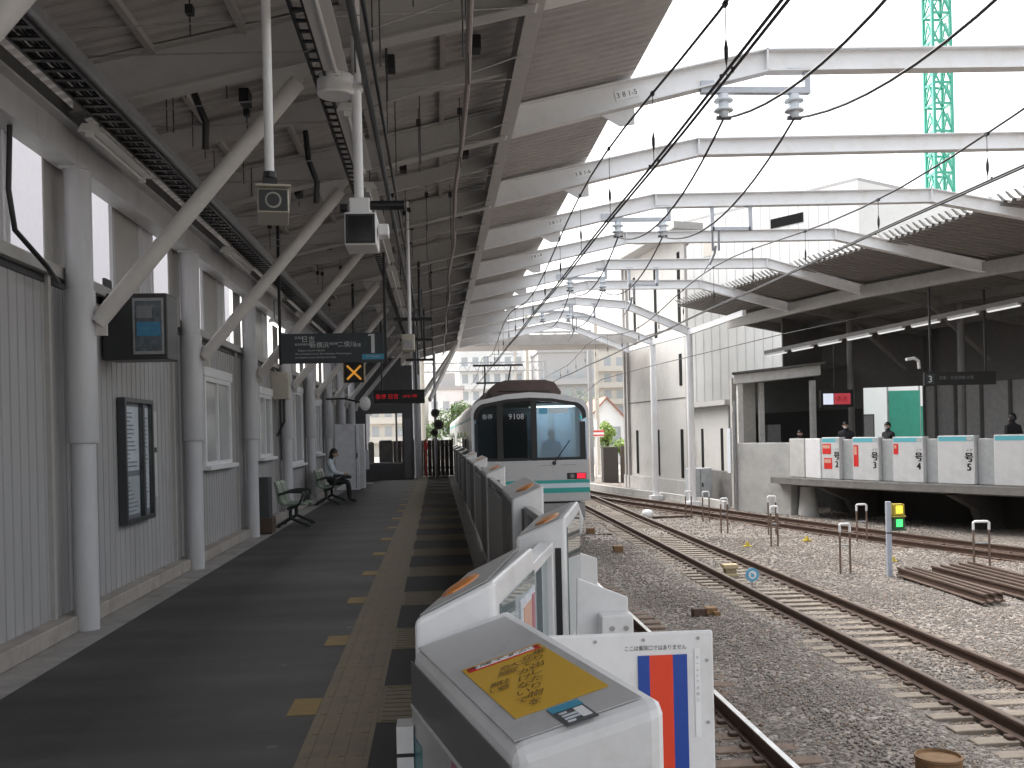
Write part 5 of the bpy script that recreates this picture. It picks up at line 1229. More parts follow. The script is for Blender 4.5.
# strip lights of the far platform
a0, a1 = Vector((11.85, 35.2, 4.2)), Vector((15.6, 25.3, 4.75))
for i in range(8):
    u0 = i / 8 + .012; u1 = u0 + .092
    p, q = a0.lerp(a1, u0), a0.lerp(a1, u1)
    tt = thing('far_strip_light', '%s strip light in the row under the far roof, counted from the gable' % ordn[i + 1], 'strip light', p, 0, 'strip lights under the far roof')
    m = M(); m.bar(p + Vector((0, 0, .05)), q + Vector((0, 0, .05)), .16, .07); m.build('housing', LAMPOFF, tt)
    m = M(); m.bar(p, q, .1, .03); m.build('tube', mat('lamp_dim', (.7, .7, .7), .4, emit=(1, 1, .97), estr=.2), tt)
m = M(); m.bar(a0 + Vector((0, 0, .14)), a1 + Vector((0, 0, .14)), .12, .14); tag(m.build('light_beam', mat('far_purlin', (.21, .2, .19), .6)), 'dark beam carrying the far strip lights', 'beam')
# hanging sign 3 and LED board
t = thing('far_sign', 'black hanging sign with a white 3 on the far platform', 'sign', (14.6, 27, 2.9))
m = M(); m.bb(13.62, 15.7, 27, 27.1, 2.72, 3.09); m.build('board', BLACK, t)
m = M(); m.bb(13.66, 13.9, 26.995, 26.9995, 2.76, 3.05, 1); text(m, '3', .27, (13.78, 26.993, 2.9), (1, 0, 0), (0, 0, 1), 0); text(m, '目黒・白金高輪 方面', .11, (14.55, 26.997, 2.93), (1, 0, 0), (0, 0, 1), 2); m.build('lettering', [WHITE, SIGNBK, mat('dim_text', (.18, .18, .2), .5)], t)
m = M(); m.bb(13.8, 13.85, 27.03, 27.08, 3.09, 5.6); m.bb(15.4, 15.45, 27.03, 27.08, 3.09, 5.4); m.build('hanger', DARKM, t)
t = thing('far_display', 'small departure screen half pale half red on the far platform', 'display board', (13.1, 32, 2.5))
m = M(); m.bb(12.6, 13.7, 32, 32.15, 2.26, 2.84); m.build('case', BLACK, t)
m = M(); m.bb(12.68, 13.02, 31.994, 31.9995, 2.36, 2.72, 0); m.bb(13.04, 13.6, 31.994, 31.9995, 2.36, 2.72, 1); text(m, '通過', .2, (13.3, 31.992, 2.54), (1, 0, 0), (0, 0, 1), 2); m.build('screen', [mat('screen_pale', (.4, .42, .45), .4, emit=(.8, .85, 1), estr=.22), mat('screen_red', (.25, .03, .04), .4, emit=(1, .1, .14), estr=.1), RED], t)
m = M(); m.tube([(13.1, 32.08, 2.84), (13.1, 32.08, 4.6)], .03, 8); m.build('pole', DARKM, t)
t = thing('loudspeaker', 'curved white pipe lamp on the column by the black hanging sign', 'lamp', (13.4, 27.2, 3.3))
m = M(); m.tube([(13.1, 27.0, 3.46), (13.35, 27.05, 3.5), (13.5, 27.1, 3.42), (13.52, 27.1, 3.2)], .045, 10); m.build('pipe', WHITEP, t, smooth=True)
# people on the far platform (heads over the gates)
GP = 'people waiting behind the far gates'
stand('person in a dark coat with a white mask, behind the longest red picture', 13.0, 31.0, R(-120), 1.77, COATD, 0, GP, True, hands=True)
stand('person in black behind the short red picture, head turned aside', 13.6, 29.3, R(-160), 1.72, COATD, 0, GP, True)
stand('low dark haired person behind the stacked red pictures', 12.05, 32.5, R(-90), 1.52, COATD, 0, GP)
stand('person in black at the right border, behind the last far gate', 15.92, 26.6, R(100), 1.88, COATD, 0, GP)
# ================================================================== small things on the ballast
HG = 'pipe hoops standing on the ballast'
def hoop(label, x, y, w_, h, ang=0):
    t = thing('pipe_hoop', label, 'pipe hoop', (x, y, GZ), ang, HG)
    m = M(); z1 = GZ + h
    dx = math.cos(ang) * w_ / 2; dy = math.sin(ang) * w_ / 2
    m.tube([(x - dx, y - dy, GZ - .05), (x - dx, y - dy, z1 - .16)], .022, 8); m.tube([(x + dx, y + dy, GZ - .05), (x + dx, y + dy, z1 - .16)], .022, 8); m.build('leg', mat('hoop_rust', (.16, .11, .085), .7, vary=.3), t, smooth=True)
    m = M(); m.tube([(x - dx, y - dy, z1 - .16), (x - dx, y - dy, z1 - .02), (x - dx * .8, y - dy * .8, z1), (x + dx * .8, y + dy * .8, z1), (x + dx, y + dy, z1 - .02), (x + dx, y + dy, z1 - .16)], .026, 8); m.build('top_bend', WHITEP, t, smooth=True)
    m = M(); m.tube([(x - dx, y - dy, z1 - .42), (x + dx, y + dy, z1 - .42)], .015, 6); m.build('cross_rod', GALV, t)
for lab, x, y, w_, h in (('nearest narrow pipe hoop, left of the signal post', 7.98, 19.2, .19, .98), ('pipe hoop between the signal post and the far platform', 10.5, 24.2, .24, .95), ('wide pipe hoop behind the stacked rails', 10.5, 18.7, .29, 1.0), ('narrow pipe hoop with white top in front of the concrete wall', 8.1, 23.7, .16, 1.0), ('second pipe hoop close to the concrete wall', 9.0, 26.5, .2, 1.05), ('pipe hoop standing before the low grey annex, nearer the viewer', 8.0, 27.6, .18, .95), ('pipe hoop in front of the grey cabinet by the tall building', 8.35, 30.8, .2, .95), ('farthest pipe hoop at the foot of the tall building', 8.1, 32.0, .18, .9)):
    hoop(lab, x, y, w_, h, R(-6))
# signal post
t = thing('signal_post', 'pale post carrying a yellow and a green lamp on the ballast', 'signal', (8.65, 18.7, GZ))
m = M(); m.bb(8.60, 8.69, 18.66, 18.74, GZ - .04, .17); m.bb(8.598, 8.692, 18.655, 18.745, -.45, -.42, 1); m.build('post', [mat('post_pale', (.40, .43, .50), .5), INK], t, bevel=.008)
for z, lm, nm in ((-.0, LEDY, 'yellow_lamp'), (-.26, LEDG, 'green_lamp')):
    m = M(); m.bb(8.72, 8.93, 18.62, 18.8, z - .09, z + .12); m.bb(8.69, 8.95, 18.6, 18.8, z - .13, z - .1); h_ = m.build('lamp_case', mat('lamp_case_yellow' if lm is LEDY else 'lamp_case_dark', (.45, .36, .05) if lm is LEDY else (.04, .09, .05), .5), t)
    m = M(); m.bb(8.765, 8.885, 18.612, 18.6195, z - .055, z + .085); m.build(nm, lm, h_)
# spare rails
def spare(label, p, q):
    a = Vector((p[0], p[1], GZ + .03)); b = Vector((q[0], q[1], GZ + .03))
    m = M(); m.sweep(railprof(.15), [tuple(a), tuple(b)]); m.sweep([(-.03, .151), (.03, .151), (.03, .1535), (-.03, .1535)], [tuple(a), tuple(b)], 1); tag(m.build('spare_rail', [RUST, RAILTOPD]), label, 'rail', 'spare rails stacked on the ballast')
for i, w_ in enumerate(('left edge rail of the nearer bundle of loose rails', 'middle rail of the nearer bundle of loose rails', 'right edge rail of the nearer bundle of loose rails')):
    spare(w_, (8.78 + i * .15, 18.6), (8.68 + i * .17, 15.35 + .06 * i))
for i, w_ in enumerate(('left edge', 'second from left', 'middle', 'second from right', 'right edge')):
    spare('loose rail in the bundle leaving the right border, ' + w_, (9.5 + i * .24, 18.7 + .1 * i), (9.62 + i * .17, 12.5))
# odd bits
t = thing('rusty_drum', 'low rusty brown drum on the ballast at the bottom border', 'drum', (3.79, 7.43, GZ))
m = M(); m.lathe([(.17, GZ - .05), (.17, -.93), (.178, -.92), (.178, -.90), (.16, -.895), (.155, -.92), (.02, -.925)], (3.79, 7.43, 0), 28); m.build('drum_body', OCHRE, t, smooth=True)
t = thing('junction_box', 'tan box on stub legs between the middle track rails', 'junction box', (5.69, 19.3, -1.25))
m = M(); m.bb(5.55, 5.83, 19.2, 19.45, -1.1, -1.02); m.bb(5.58, 5.80, 19.23, 19.42, -1.24, -1.1, 1); m.bb(5.55, 5.83, 19.2, 19.45, -1.25, -1.2); m.build('box', [TANP, mat('tan_shadow', (.3, .24, .15), .6)], t, bevel=.01)
t = thing('blue_marker', 'round blue marker plate with a white symbol in the middle track', 'marker', (5.72, 18.0, -1.1))
m = M(); m.tube([(5.72, 18.02, -1.05), (5.72, 18.0, -1.05)], .125, 24); m.build('disc', BLUEM, t)
m = M(); m.tube([(5.72, 17.997, -1.05), (5.72, 17.994, -1.05)], .075, 20); m.build('centre', WHITE, t)
m = M(); m.prism([(5.69, -1.09), (5.75, -1.09), (5.75, -1.04), (5.69, -1.01)], 17.99, 17.993, 'y'); m.build('symbol', BLUEM, t)
m = M(); m.bb(5.7, 5.74, 18.03, 18.06, -1.25, -1.0); m.build('stake', GALV, t)
t = thing('brown_fitting', 'brown steel fitting lying between the two near tracks', 'track fitting', (4.07, 15.2, GZ))
m = M(); m.bb(3.86, 4.06, 15.1, 15.25, GZ, GZ + .16); m.bb(4.06, 4.24, 15.08, 15.3, GZ + .06, GZ + .17, 1); m.bb(4.16, 4.27, 15.02, 15.12, GZ, GZ + .12, 1); m.build('casting', [RUST, OCHRE], t, bevel=.015)
for lab, x, y in (('ochre marker box, nearer of the pair beside the middle track', 4.18, 23.3), ('ochre marker box with a bar, farther one beside the train', 4.22, 27.8)):
    t = thing('ochre_marker', lab, 'marker', (x, y, GZ), 0, 'ochre marker boxes')
    m = M(); m.bb(x - .1, x + .12, y - .1, y + .1, GZ, GZ + .22); m.bb(x - .13, x - .02, y - .12, y + .08, GZ, GZ + .1, 1); m.build('box', [OCHRE, RUST], t, bevel=.01)
    if y > 25: m = M(); m.bb(x - .5, x + .6, y - .16, y - .12, GZ + .02, GZ + .06); m.build('bar', RUST, t)
for lab, x, y in (('small yellow marker on the ballast, nearest the concrete wall', 7.55, 24.1), ('small yellow marker on the ballast left of the nearest hoop', 9.35, 24.9), ('small yellow marker on the ballast right of the signal post', 9.6, 20.6)):
    m = M(); m.tube([(x, y, GZ), (x, y, GZ + .12)], [.07, .03], 10); m.bb(x - .1, x + .1, y - .08, y + .08, GZ, GZ + .03); tag(m.build('yellow_marker', mat('yellow_stake', (.5, .38, .04), .6)), lab, 'marker', 'small yellow ballast markers')
t = thing('white_dome', 'white dome lying before the curved track near the switch', 'track fitting', (7.0, 33, GZ))
m = M(); m.ball((6.95, 33.0, GZ + .1), (.22, .2, .18), 0, 14, 8); m.build('dome', WHITE, t, smooth=True)
m = M(); m.bb(7.0, 8.3, 32.3, 32.5, GZ, GZ + .09); m.build('rod', RUST, t)
# trackside kerb at the tall building
m = M(); m.sweep([(.0, .28), (-.2, .28), (-.2, -.1), (0, -.1)], [(7.4, 52, GZ), (8.3, 46, GZ), (9.3, 41.5, GZ), (10.1, 37.5, GZ), (10.3, 35.5, GZ)]); tag(m.build('trackside_kerb', CONCW), 'pale low concrete kerb curving along the foot of the tall building', 'kerb')

# ================================================================== wires, insulators
def catenary(label, x0, msg, con, y0, y1, sup, drops):
    t = thing('overhead_line', label, 'overhead line', (x0, sup[0], con), 0, 'overhead lines above the tracks')
    def mz(y):
        d = min(abs(y - s) for s in sup); return msg - .42 * (.5 - .5 * math.cos(PI * min(1, d / 8.05)))
    n = int((y1 - y0) / 1.2)
    m = M(); m.tube([(x0, y0 + (y1 - y0) * i / n, mz(y0 + (y1 - y0) * i / n)) for i in range(n + 1)], .012, 6); m.build('messenger_wire', WIRE, t)
    for dx in (-.045, .045):
        m = M(); m.tube([(x0 + dx, y0 + (y1 - y0) * i / n, con + (.06 if dx > 0 else 0) + .012 * math.sin(i * .9)) for i in range(n + 1)], .012, 6); m.build('contact_wire', WIRE, t)
    for y in drops:
        m = M(); m.tube([(x0, y, mz(y)), (x0, y, con)], .004, 5); zz = con + (mz(y) - con) * .35; m.tube([(x0, y, zz - .09), (x0, y, zz - .03), (x0, y, zz + .03), (x0, y, zz + .09)], [.005, .016, .016, .005], 8)
        m.bb(x0 - .05, x0 - .035, y - .012, y + .012, con - .01, con + .025); m.bb(x0 + .035, x0 + .05, y - .012, y + .012, con + .04, con + .08); m.bb(x0 - .015, x0 + .015, y - .03, y + .03, mz(y) - .02, mz(y) + .015); m.build('dropper', DARKM, t)
    return t
catenary('overhead line over the near track, twin contact wires going down to the train', 2.12, 5.05, 4.15, -6, 60, (13.2, 29.3, 45.4, -3), [4.6 + 2.4 * i for i in range(18)])
catenary('overhead line over the middle track crossing the crane mast', 5.83, 5.02, 4.15, -6, 60, (20.5, 36.6, 4.4), [7.5 + 2.6 * i for i in range(16)])
# feeder cables on insulators
SY = [-3, 5.1, 13.16, 21.22, 29.28, 37.34]
for k, (fx, lab) in enumerate(((3.93, 'left'), (4.9, 'right'))):
    m = M()
    for a, b in zip(SY, SY[1:]):
        pts = []
        for i in range(15):
            u = i / 14; pts.append((fx + .012 * (a + (b - a) * u - 13) * .4, a + (b - a) * u, 5.81 - .55 * 4 * u * (1 - u)))
        m.tube(pts, .017, 6)
    tag(m.build('feeder_cable', WIRE, smooth=True), '%s one of two sagging black feeder cables hung from white insulators' % lab, 'cable', 'sagging feeder cables')
for fy, w_ in ((5.1, 'above the top of the picture'), (13.16, 'on the frame with the numbered plate'), (21.22, 'two frames past the numbered plate'), (29.28, 'four frames past the numbered plate'), (37.34, 'farthest, near the train roof')):
    t = thing('insulator_bracket', 'grey hanging bracket with two ribbed white insulators ' + w_, 'insulator bracket', (4.4, fy, 6.2), 0, 'insulator brackets under the roof frames')
    m = M(); m.bb(3.62, 5.12, fy - .05, fy + .05, 6.14, 6.22); m.bb(5.04, 5.12, fy - .05, fy + .05, 6.22, 6.47); m.bb(3.62, 3.8, fy - .05, fy + .05, 6.22, 6.3); m.bb(4.8, 5.12, fy - .06, fy + .06, 6.44, 6.47); m.build('bracket', mat('bracket_steel', (.42, .44, .48), .45, metal=.3), t)
    for x in (3.93, 4.9):
        o = x + .012 * (fy - 13) * .4
        m = M(); m.lathe([(.03, 6.14), (.075, 6.13), (.075, 6.08), (.13, 6.06), (.13, 6.035), (.075, 6.025), (.075, 5.95), (.13, 5.93), (.13, 5.905), (.07, 5.895), (.06, 5.83), (.03, 5.80)], (o, fy, 0), 18); i_ = m.build('insulator', CERAM, t, smooth=True)
        m = M(); m.bb(o - .1, o + .1, fy - .03, fy + .03, 5.795, 5.835); m.build('clamp', DARKM, i_)
for fy, x, w_ in ((21.22, 6.45, 'third past the numbered plate'), (29.28, 6.2, 'fifth past the numbered plate'), (37.34, 5.6, 'nearest the tall building')):
    t = thing('hanger_frame', 'grey rectangular hanger frame under the roof frame, ' + w_, 'hanger', (x, fy, 6.2), 0, 'rectangular hanger frames')
    m = M()
    for dx in (-.42, .42): m.bb(x + dx - .04, x + dx + .04, fy - .04, fy + .04, 5.93, 6.47); 
    m.bb(x - .42, x + .42, fy - .04, fy + .04, 5.93, 6.0); m.bb(x - .5, x - .3, fy - .05, fy + .05, 6.44, 6.47); m.bb(x + .3, x + .5, fy - .05, fy + .05, 6.44, 6.47); m.build('frame', mat('bracket_steel', (.42, .44, .48), .45, metal=.3), t)
    m = M(); m.tube([(x - .5, fy, 5.2), (x - .38, fy, 5.45), (x - .35, fy, 5.6)], .03, 8); m.tube([(x - .42, fy, 5.5), (x - .42, fy, 5.97)], .025, 6); m.tube([(x - .28, fy, 5.5), (x - .28, fy, 5.97)], .025, 6); m.tube([(x - .62, fy, 5.03), (x - .38, fy, 5.45)], .012, 5); m.build('insulator', mat('insul_grey', (.2, .2, .22), .4), t)
m = M()
m.tube([(8.6, 60, 3.7), (7.5, 45, 4.0), (8.2, 38, 4.1), (11, 31, 4.6), (14, 25, 5.0)], .014, 6); tag(m.build('span_wire', WIRE), 'thin dark wire running to the far roof in front of the tall building', 'wire')

# ================================================================== buildings
def slit(m, p, q, s, z0, z1, wd, out=.02):
    d = (q - p).normalized(); n = Vector((-d.y, d.x, 0)); n = n if n.x < 0 else -n
    a = p + d * (s - wd / 2) + n * .004; b = p + d * (s + wd / 2) + n * .004
    m.hexa([(a.x, a.y, z0), (b.x, b.y, z0), (b.x + n.x * out, b.y + n.y * out, z0), (a.x + n.x * out, a.y + n.y * out, z0)], [(a.x, a.y, z1), (b.x, b.y, z1), (b.x + n.x * out, b.y + n.y * out, z1), (a.x + n.x * out, a.y + n.y * out, z1)])
t = thing('tall_building', 'tall taupe building with narrow dark slit windows beside the tracks', 'building', (11, 46, -1.3))
P, Q, S_ = Vector((9.75, 51.5, 0)), Vector((10.95, 42.6, 0)), Vector((11.25, 36.9, 0))
m = M(); m.hexa([(P.x, P.y, -1.35), (Q.x, Q.y, -1.35), (12.0, 48.5, -1.35), (11.2, 52.5, -1.35)], [(P.x, P.y, 10.2), (Q.x, Q.y, 10.2), (12.0, 48.5, 10.2), (11.2, 52.5, 10.2)]); m.build('wall', BGTAUPE, t)
m = M(); m.hexa([(8.9, 52.5, 10.205), (10.2, 41.7, 10.205), (11.6, 42.2, 10.205), (12.3, 53, 10.205)], [(8.9, 52.5, 10.5), (10.2, 41.7, 10.5), (11.6, 42.2, 10.5), (12.3, 53, 10.5)]); m.build('roof', mat('eave_grey', (.36, .35, .34), .6), t)
L1 = (Q - P).length
for s in (2.0, 5.0, 8.0):
    for z0, z1 in {2.0: ((-.5, 1.66), (5.7, 9.3)), 5.0: ((-.5, 1.66), (6.0, 9.3)), 8.0: ((-.5, 1.66), (3.6, 5.0), (6.4, 9.5))}[s]:
        m = M(); slit(m, P, Q, s, z0, z1, .30); m.build('window', mat('slit_dark', (.014, .014, .015), .85, spec=.1), t)
m = M()
for s in (.35, .85): slit(m, P, Q, s, -1.3, 10.15, .16, .12)
slit(m, P, Q, L1 - .15, -1.3, 10.15, .2, .1)
m.build('pipe', TRIMG, t)
m = M(); slit(m, P, Q, L1 / 2, 3.02, 3.07, L1 - .3, .015); slit(m, P, Q, L1 / 2, 6.2, 6.25, L1 - .3, .015); m.build('seam', CONCD, t)
m = M(); slit(m, P, Q, L1 / 2, -1.34, -.62, L1 - .02, .09); m.build('plinth', CONCW, t)
t = thing('low_annex', 'low taupe annex with two slit windows and a thin flat roof', 'building', (11.2, 39.5, -1.3))
m = M(); m.hexa([(Q.x + .12, Q.y - .05, -1.35), (S_.x, S_.y, -1.35), (12.0, 37.0, -1.35), (12.6, 42.9, -1.35)], [(Q.x + .12, Q.y - .05, 2.55), (S_.x, S_.y, 2.55), (12.0, 37.0, 2.55), (12.6, 42.9, 2.55)]); m.build('wall', BGTAUPE, t)
m = M(); m.hexa([(Q.x - .25, Q.y - .06, 2.555), (S_.x - .35, S_.y + .3, 2.555), (12.0, 37.2, 2.555), (12.6, 42.8, 2.555)], [(Q.x - .25, Q.y - .06, 2.75), (S_.x - .35, S_.y + .3, 2.75), (12.0, 37.2, 2.75), (12.6, 42.8, 2.75)]); m.build('roof', TRIMG, t)
QA = Vector((Q.x + .12, Q.y - .05, 0))
for s in (1.3, 3.9):
    m = M(); slit(m, QA, S_, s, -.35, 1.66, .28); m.build('window', mat('slit_dark', (.014, .014, .015), .85, spec=.1), t)
m = M(); slit(m, QA, S_, 5.1, -1.3, 2.5, .14, .12); m.build('pipe', mat('pipe_dark', (.15, .15, .15), .5), t)
m = M(); m.hexa([(11.0, 36.85, -1.35), (10.55, 35.1, -1.35), (11.4, 35.1, -1.35), (11.9, 36.85, -1.35)], [(11.0, 36.85, 3.45), (10.55, 35.1, 3.45), (11.4, 35.1, 3.45), (11.9, 36.85, 3.45)]); tag(m.build('corner_pier', mat('pier_taupe', (.36, .345, .32), .7, dirt=(.28, .27, .25))), 'taupe corner pier between the low annex and the white shelter', 'wall')
t = thing('grey_cabinet', 'pale grey lineside cabinet in front of the low annex', 'cabinet', (10.0, 38.5, GZ))
m = M(); m.bb(9.75, 10.65, 38.3, 38.9, GZ - .05, .12); m.build('case', mat('cab_grey', (.40, .42, .44), .5), t, bevel=.015)
m = M(); m.bb(10.19, 10.205, 38.29, 38.2985, GZ + .1, .05); m.bb(10.25, 10.3, 38.27, 38.2985, -.6, -.45); m.build('door', INK, t)
t = thing('white_building', 'large white clad building towering behind the far roof', 'building', (18, 46, 0))
WA, WB = Vector((12.35, 54.0, 0)), Vector((19.0, 43.4, 0)); WL = (WB - WA).length; wd_ = (WB - WA).normalized(); wn = Vector((-wd_.y, wd_.x, 0)); wn = wn if wn.x > 0 else -wn
WC, WD = WB + wn * 9, WA + wn * 9
fp = [WA, WB, WC, WD]
m = M(); m.hexa([(p.x, p.y, -1.35) for p in fp], [(p.x, p.y, 12.6) for p in fp]); m.build('wall', BGWHITE, t)
m = M()
for i in range(20): slit(m, WA, WB, .3 + i * .56, -1.3, 12.5, .015, .008)
m.build('seam', BGGREY, t)
m = M(); slit(m, WA, WB, 8.6, 11.3, 11.75, 1.9, .03); m.build('window', mat('slit_dark', (.014, .014, .015), .85, spec=.1), t)
m = M(); slit(m, WA, WB, 3.6, 10.6, 11.3, .7, .03); m.build('window', BGCREAM, t)
m = M(); m.hexa([(p.x, p.y, 12.605) for p in fp], [(p.x, p.y, 12.75) for p in fp]); m.build('roof', BGGREY, t)
# green hoarding and the lit wall beyond the far platform
t = thing('green_hoarding', 'bright green construction hoarding seen through the far platform', 'hoarding', (19.3, 40, 0))
m = M(); m.bb(18.65, 19.95, 40, 40.06, -1.3, 3.05); m.bb(20.05, 20.75, 40.4, 40.46, -1.3, 2.4); m.build('sheet', GREENSH, t)
m = M()
for x in (18.62, 19.98): m.bb(x - .03, x + .03, 40.065, 40.12, -1.3, 3.3)
m.bb(18.6, 20.0, 40.065, 40.1, 2.6, 2.66); m.build('scaffold', GALV, t)
m = M(); m.bb(17.4, 17.95, 39.9, 40, .9, 2.1); m.bb(17.45, 17.9, 39.89, 39.899, .95, 2.05, 1); tag(m.build('cupboard', [DARKM, mat('panel_grey', (.15, .15, .15), .5)]), 'dark grey cupboard left of the green hoarding', 'cupboard')
for i, (x, w_) in enumerate(((16.6, 'left'), (17.1, 'right'))):
    m = M(); m.tube([(x, 39.2, -1.3), (x, 39.2, 3.6)], .07, 10); tag(m.build('scaffold_pole', WHITEP), 'white scaffold pole behind the far platform, %s of two' % w_, 'pole', 'white scaffold poles')
# building outside the left wall
t = thing('neighbour_building', 'pale building glimpsed through the high openings over the left wall', 'building', (-9, 15, -1.3))
m = M(); m.bb(-14, -9, -15, 45, -1.35, 10.5); m.build('wall', mat('neigh_lilac', (.56, .54, .57), .7, vary=.04), t)
m = M(); m.bb(-14.2, -8.7, -15.2, 45.2, 10.505, 10.75); m.build('roof', TILEG, t)
for i in range(8):
    m = M(); m.bb(-9.0, -8.97, -12 + i * 7, -10.6 + i * 7, 1.0, 2.6); m.build('window', mat('win_grey', (.2, .22, .24), .2), t)
# crane mast
t = thing('crane_mast', 'green lattice crane mast rising behind the far roof', 'crane', (36.5, 70, 0))
cx, cy, hw = 36.8, 70, .66
m = M()
for a in (-1, 1):
    for b in (-1, 1): m.bar((cx + a * hw, cy + b * hw, -1.3), (cx + a * hw, cy + b * hw, 46), .20, .20)
m.build('chord', CRANE, t)
m = M(); z = -1.3; k = 0
while z < 45:
    for (p, q) in (((-1, -1), (1, -1)), ((1, -1), (1, 1)), ((1, 1), (-1, 1)), ((-1, 1), (-1, -1))):
        m.bar((cx + p[0] * hw, cy + p[1] * hw, z), (cx + q[0] * hw, cy + q[1] * hw, z), .12, .16)
        mx_, my_ = (p[0] + q[0]) / 2, (p[1] + q[1]) / 2
        m.bar((cx + p[0] * hw, cy + p[1] * hw, z), (cx + mx_ * hw, cy + my_ * hw, z + 1.5), .10, .10); m.bar((cx + q[0] * hw, cy + q[1] * hw, z), (cx + mx_ * hw, cy + my_ * hw, z + 1.5), .10, .10)
    z += 1.5 if k % 4 != 3 else 2.0; k += 1
m.build('lattice', CRANE, t)

# ================================================================== town beyond the train
def houseb(label, x0, x1, y0, y1, z1, zr, wm, rm, wins, grp='houses beyond the train'):
    t = thing('house', label, 'house', ((x0 + x1) / 2, y0, -1.3), 0, grp)
    m = M(); m.bb(x0, x1, y0, y1, -1.35, z1)
    xm = (x0 + x1) / 2; m.prism([(x0, z1), (x1, z1), (xm, zr)], y0, y1, 'y'); m.build('wall', wm, t)
    m = M(); e = .35; sl_ = (zr - z1) / (xm - x0)
    for s in (-1, 1):
        xe = xm + s * (xm - x0 + e); ze = z1 - e * sl_
        m.hexa([(xe, y0 - e, ze + .01), (xm, y0 - e, zr + .01), (xm, y1 + e, zr + .01), (xe, y1 + e, ze + .01)], [(xe, y0 - e, ze + .2), (xm, y0 - e, zr + .2), (xm, y1 + e, zr + .2), (xe, y1 + e, ze + .2)])
    m.build('roof', rm, t)
    for (a, b, c, d) in wins:
        m = M(); m.bb(a - .06, b + .06, y0 - .06, y0 - .001, c - .06, d + .06); f = m.build('window', BGGREY, t)
        m = M(); m.bb(a, b, y0 - .075, y0 - .0605, c, d); m.build('pane', mat('town_pane', (.32, .35, .37), .15), f)
houseb('white gabled house with a red tiled roof right of the train', 13.6, 17.2, 90, 100, 2.6, 4.6, BGWHITE, TILE, [(14.2, 16.6, .3, 2.0)])
houseb('grey roofed white house half hidden by the tall building', 17.6, 24, 84, 96, 2.4, 4.6, BGWHITE, TILEG, [(18, 19.2, .2, 1.6)])
houseb('cream house with a brown roof behind the train roof', 4.5, 10, 120, 130, 5.0, 7.4, BGCREAM, TILE, [(5.2, 6.4, 2, 3.6), (7.4, 8.8, 2, 3.6)])
def block(label, x0, x1, y0, y1, h, wm, nx_, nz_):
    t = thing('apartment_block', label, 'apartment block', ((x0 + x1) / 2, y0, -1.3), 0, 'apartment blocks far beyond the train')
    m = M(); m.bb(x0, x1, y0, y1, -1.35, h); m.build('wall', wm, t)
    m = M(); m.bb(x0 - .2, x1 + .2, y0 - .2, y1 + .2, h + .005, h + .5); m.bb(x0 + 1.5, x0 + 3.5, y0 + 1, y0 + 3, h + .505, h + 2.2); m.build('roof', BGGREY, t)
    for k in range(nz_):
        z = 1.2 + k * 2.9
        m = M(); m.bb(x0 - .05, x1 + .05, y0 - .9, y0 - .001, z - .6, z + .35); m.build('balcony', wm, t)
        for i in range(nx_):
            m = M(); a = x0 + (i + .25) * (x1 - x0) / nx_; m.bb(a, a + .55 * (x1 - x0) / nx_, y0 - .04, y0 - .002, z + .4, z + 1.9); m.build('window', mat('town_pane2', (.42, .44, .46), .25), t)
block('pale apartment block farthest left beyond the platform end', -12, -2.5, 150, 162, 11.5, BGCREAM, 5, 4)
block('white apartment block right above the train roof', 4, 15, 170, 180, 17, BGWHITE, 6, 5)
block('grey apartment block beside the white one', 16.5, 26, 160, 172, 14.5, BGGREY, 5, 4)
block('cream apartment block over the red tiled roof', 27, 40, 175, 186, 16, BGCREAM, 6, 5)
block('low white block left of the train roof', -1, 3.5, 130, 140, 7.5, BGWHITE, 3, 2)
def tree(label, x, y, h, r_, mt, seed, n=1500):
    rt_ = random.Random(seed)
    t = thing('tree', label, 'tree', (x, y, -1.3), 0, 'trees beyond the train')
    m = M(); m.tube([(x, y, -1.4), (x + .05, y, h * .35), (x - .05, y, h * .75)], [.16, .11, .04], 8)
    cl = []
    for i in range(9):
        a = rt_.uniform(0, 6.28); d = rt_.uniform(.2, .75) * r_; zz = rt_.uniform(.35, .9) * h; c = Vector((x + d * math.cos(a), y + d * math.sin(a), zz)); cl.append((c, rt_.uniform(.3, .55) * r_))
        m.tube([(x, y, zz * .55), tuple(c)], [.06, .02], 5)
    m.build('trunk', BARK, t)
    m = M()
    for i in range(n):
        c, rr2 = cl[rt_.randrange(9)]
        v = Vector((rt_.gauss(0, 1), rt_.gauss(0, 1), rt_.gauss(0, 1))).normalized() * rr2 * rt_.uniform(.5, 1.1) + c
        s = rt_.uniform(.07, .16); u = Vector((rt_.gauss(0, 1), rt_.gauss(0, 1), rt_.gauss(0, 1))).normalized(); w_ = u.orthogonal().normalized()
        m.add([v - u * s, v + w_ * s * .6, v + u * s, v - w_ * s * .6], [(0, 1, 2, 3)], 0)
    m.build('crown', mt, t)
tree('green tree left of the train beyond the platform end', 1.35, 78, 4.3, 1.5, LEAF, 1)
tree('second green tree behind the first, left of the train', -1.2, 95, 3.2, 1.9, LEAF, 2)
tree('yellow green garden tree in front of the white gabled house', 13.0, 76, 2.2, 1.1, LEAFY, 3)
tree('dark green bush right of the garden tree', 13.9, 74, .6, 1.3, LEAFY, 4)
tree('round tree far behind the train roof', 20.5, 140, 7, 4, LEAF, 5)
t = thing('relay_cabinet', 'dark brown lineside relay cabinet right of the train', 'cabinet', (9.8, 56, GZ))
m = M(); m.bb(9.35, 10.2, 56, 56.8, GZ - .1, .75); m.build('case', mat('relay_dark', (.05, .042, .038), .6), t)
m = M(); m.bb(10.4, 10.6, 56.2, 56.5, GZ - .1, .8); m.build('post', mat('relay_dark2', (.08, .06, .05), .6), t)
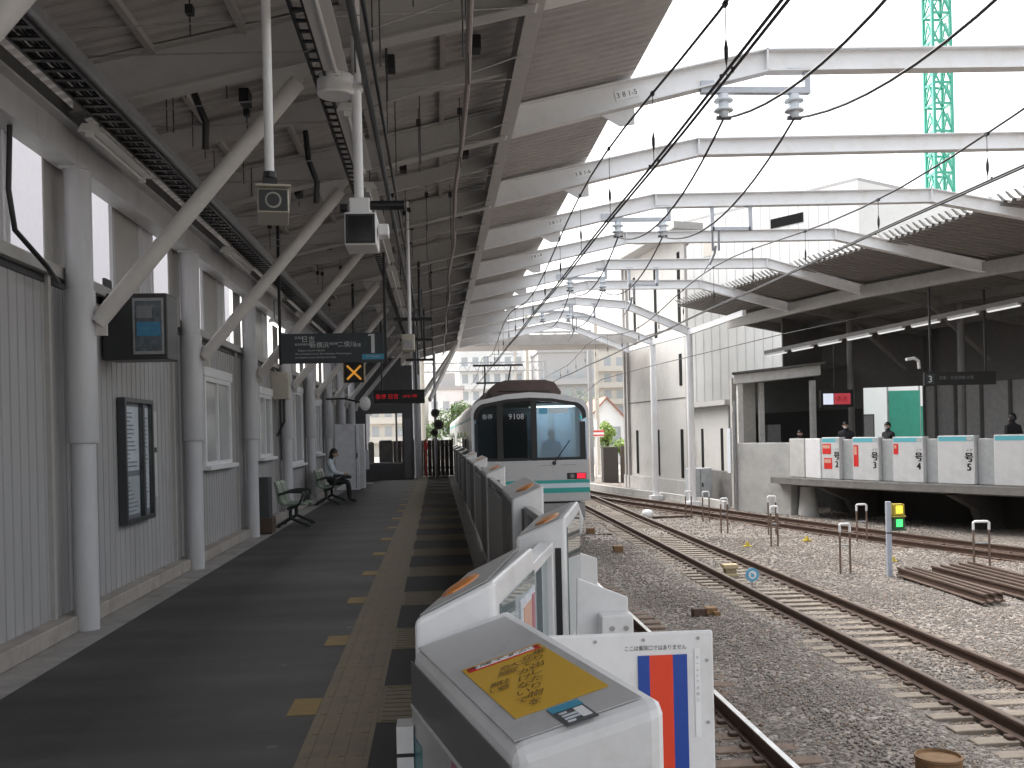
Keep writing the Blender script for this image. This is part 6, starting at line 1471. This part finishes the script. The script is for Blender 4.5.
t = thing('level_crossing_barrier', 'red and white crossing post with an orange guard beside the train', 'barrier', (9.6, 62, GZ))
m = M(); m.tube([(9.9, 62, GZ), (9.9, 62, 2.4)], .08, 8); m.bb(9.4, 10.4, 61.9, 62.1, 1.3, 1.75); m.build('post', WHITE, t)
m = M(); m.bb(9.38, 10.42, 61.88, 61.899, 1.36, 1.45); m.bb(9.38, 10.42, 61.88, 61.899, 1.6, 1.72); m.build('red_band', REDW, t)
m = M(); m.bb(8.6, 9.5, 61.7, 62.1, GZ - .1, .2); m.build('guard', ORANGEP, t)
for i, (x, y, h, w_) in enumerate(((11.0, 68, 9.5, 'right of the train roof'), (6.8, 74, 10.5, 'above the brown roof unit'), (-.8, 60, 8.0, 'left of the train, past the platform end'), (8.8, 110, 12, 'farthest, in the middle of the gap'))):
    t = thing('line_pole', 'slim pale catenary pole ' + w_, 'pole', (x, y, GZ), 0, 'catenary poles beyond the train')
    m = M(); m.tube([(x, y, GZ - .1), (x, y, h)], [.16, .12], 10); m.build('pole', mat('pole_beige', (.48, .44, .38), .7), t)
    m = M(); m.bar((x - 2.6, y, h - 1.6), (x + .3, y, h - 1.6), .1, .1); m.bar((x - 2.4, y, h - .4), (x, y, h - 1.5), .06, .06); m.bar((x - 1.4, y, h - 2.6), (x, y, h - 1.6), .06, .06); m.build('arm', GALV, t)
for i, (x, y, w_) in enumerate(((2.0, 58, 'nearer of the two'), (2.0, 82, 'farther of the two'))):
    t = thing('line_gantry', 'steel lattice gantry across the tracks beyond the roof, ' + w_, 'gantry', (5, y, GZ), 0, 'lattice gantries beyond the roof')
    m = M()
    for xx in (-1.4, 9.0): m.bar((xx, y, GZ - .1), (xx, y, 7.6), .22, .22)
    m.build('leg', GALV, t)
    m = M(); m.bar((-1.4, y, 7.5), (9.0, y, 7.5), .1, .1); m.bar((-1.4, y, 6.8), (9.0, y, 6.8), .1, .1)
    for k in range(13): m.bar((-1.4 + k * .8, y, 6.8), (-1.0 + k * .8, y, 7.5), .05, .05); m.bar((-1.0 + k * .8, y, 7.5), (-.6 + k * .8, y, 6.8), .05, .05)
    m.build('lattice', GALV, t)
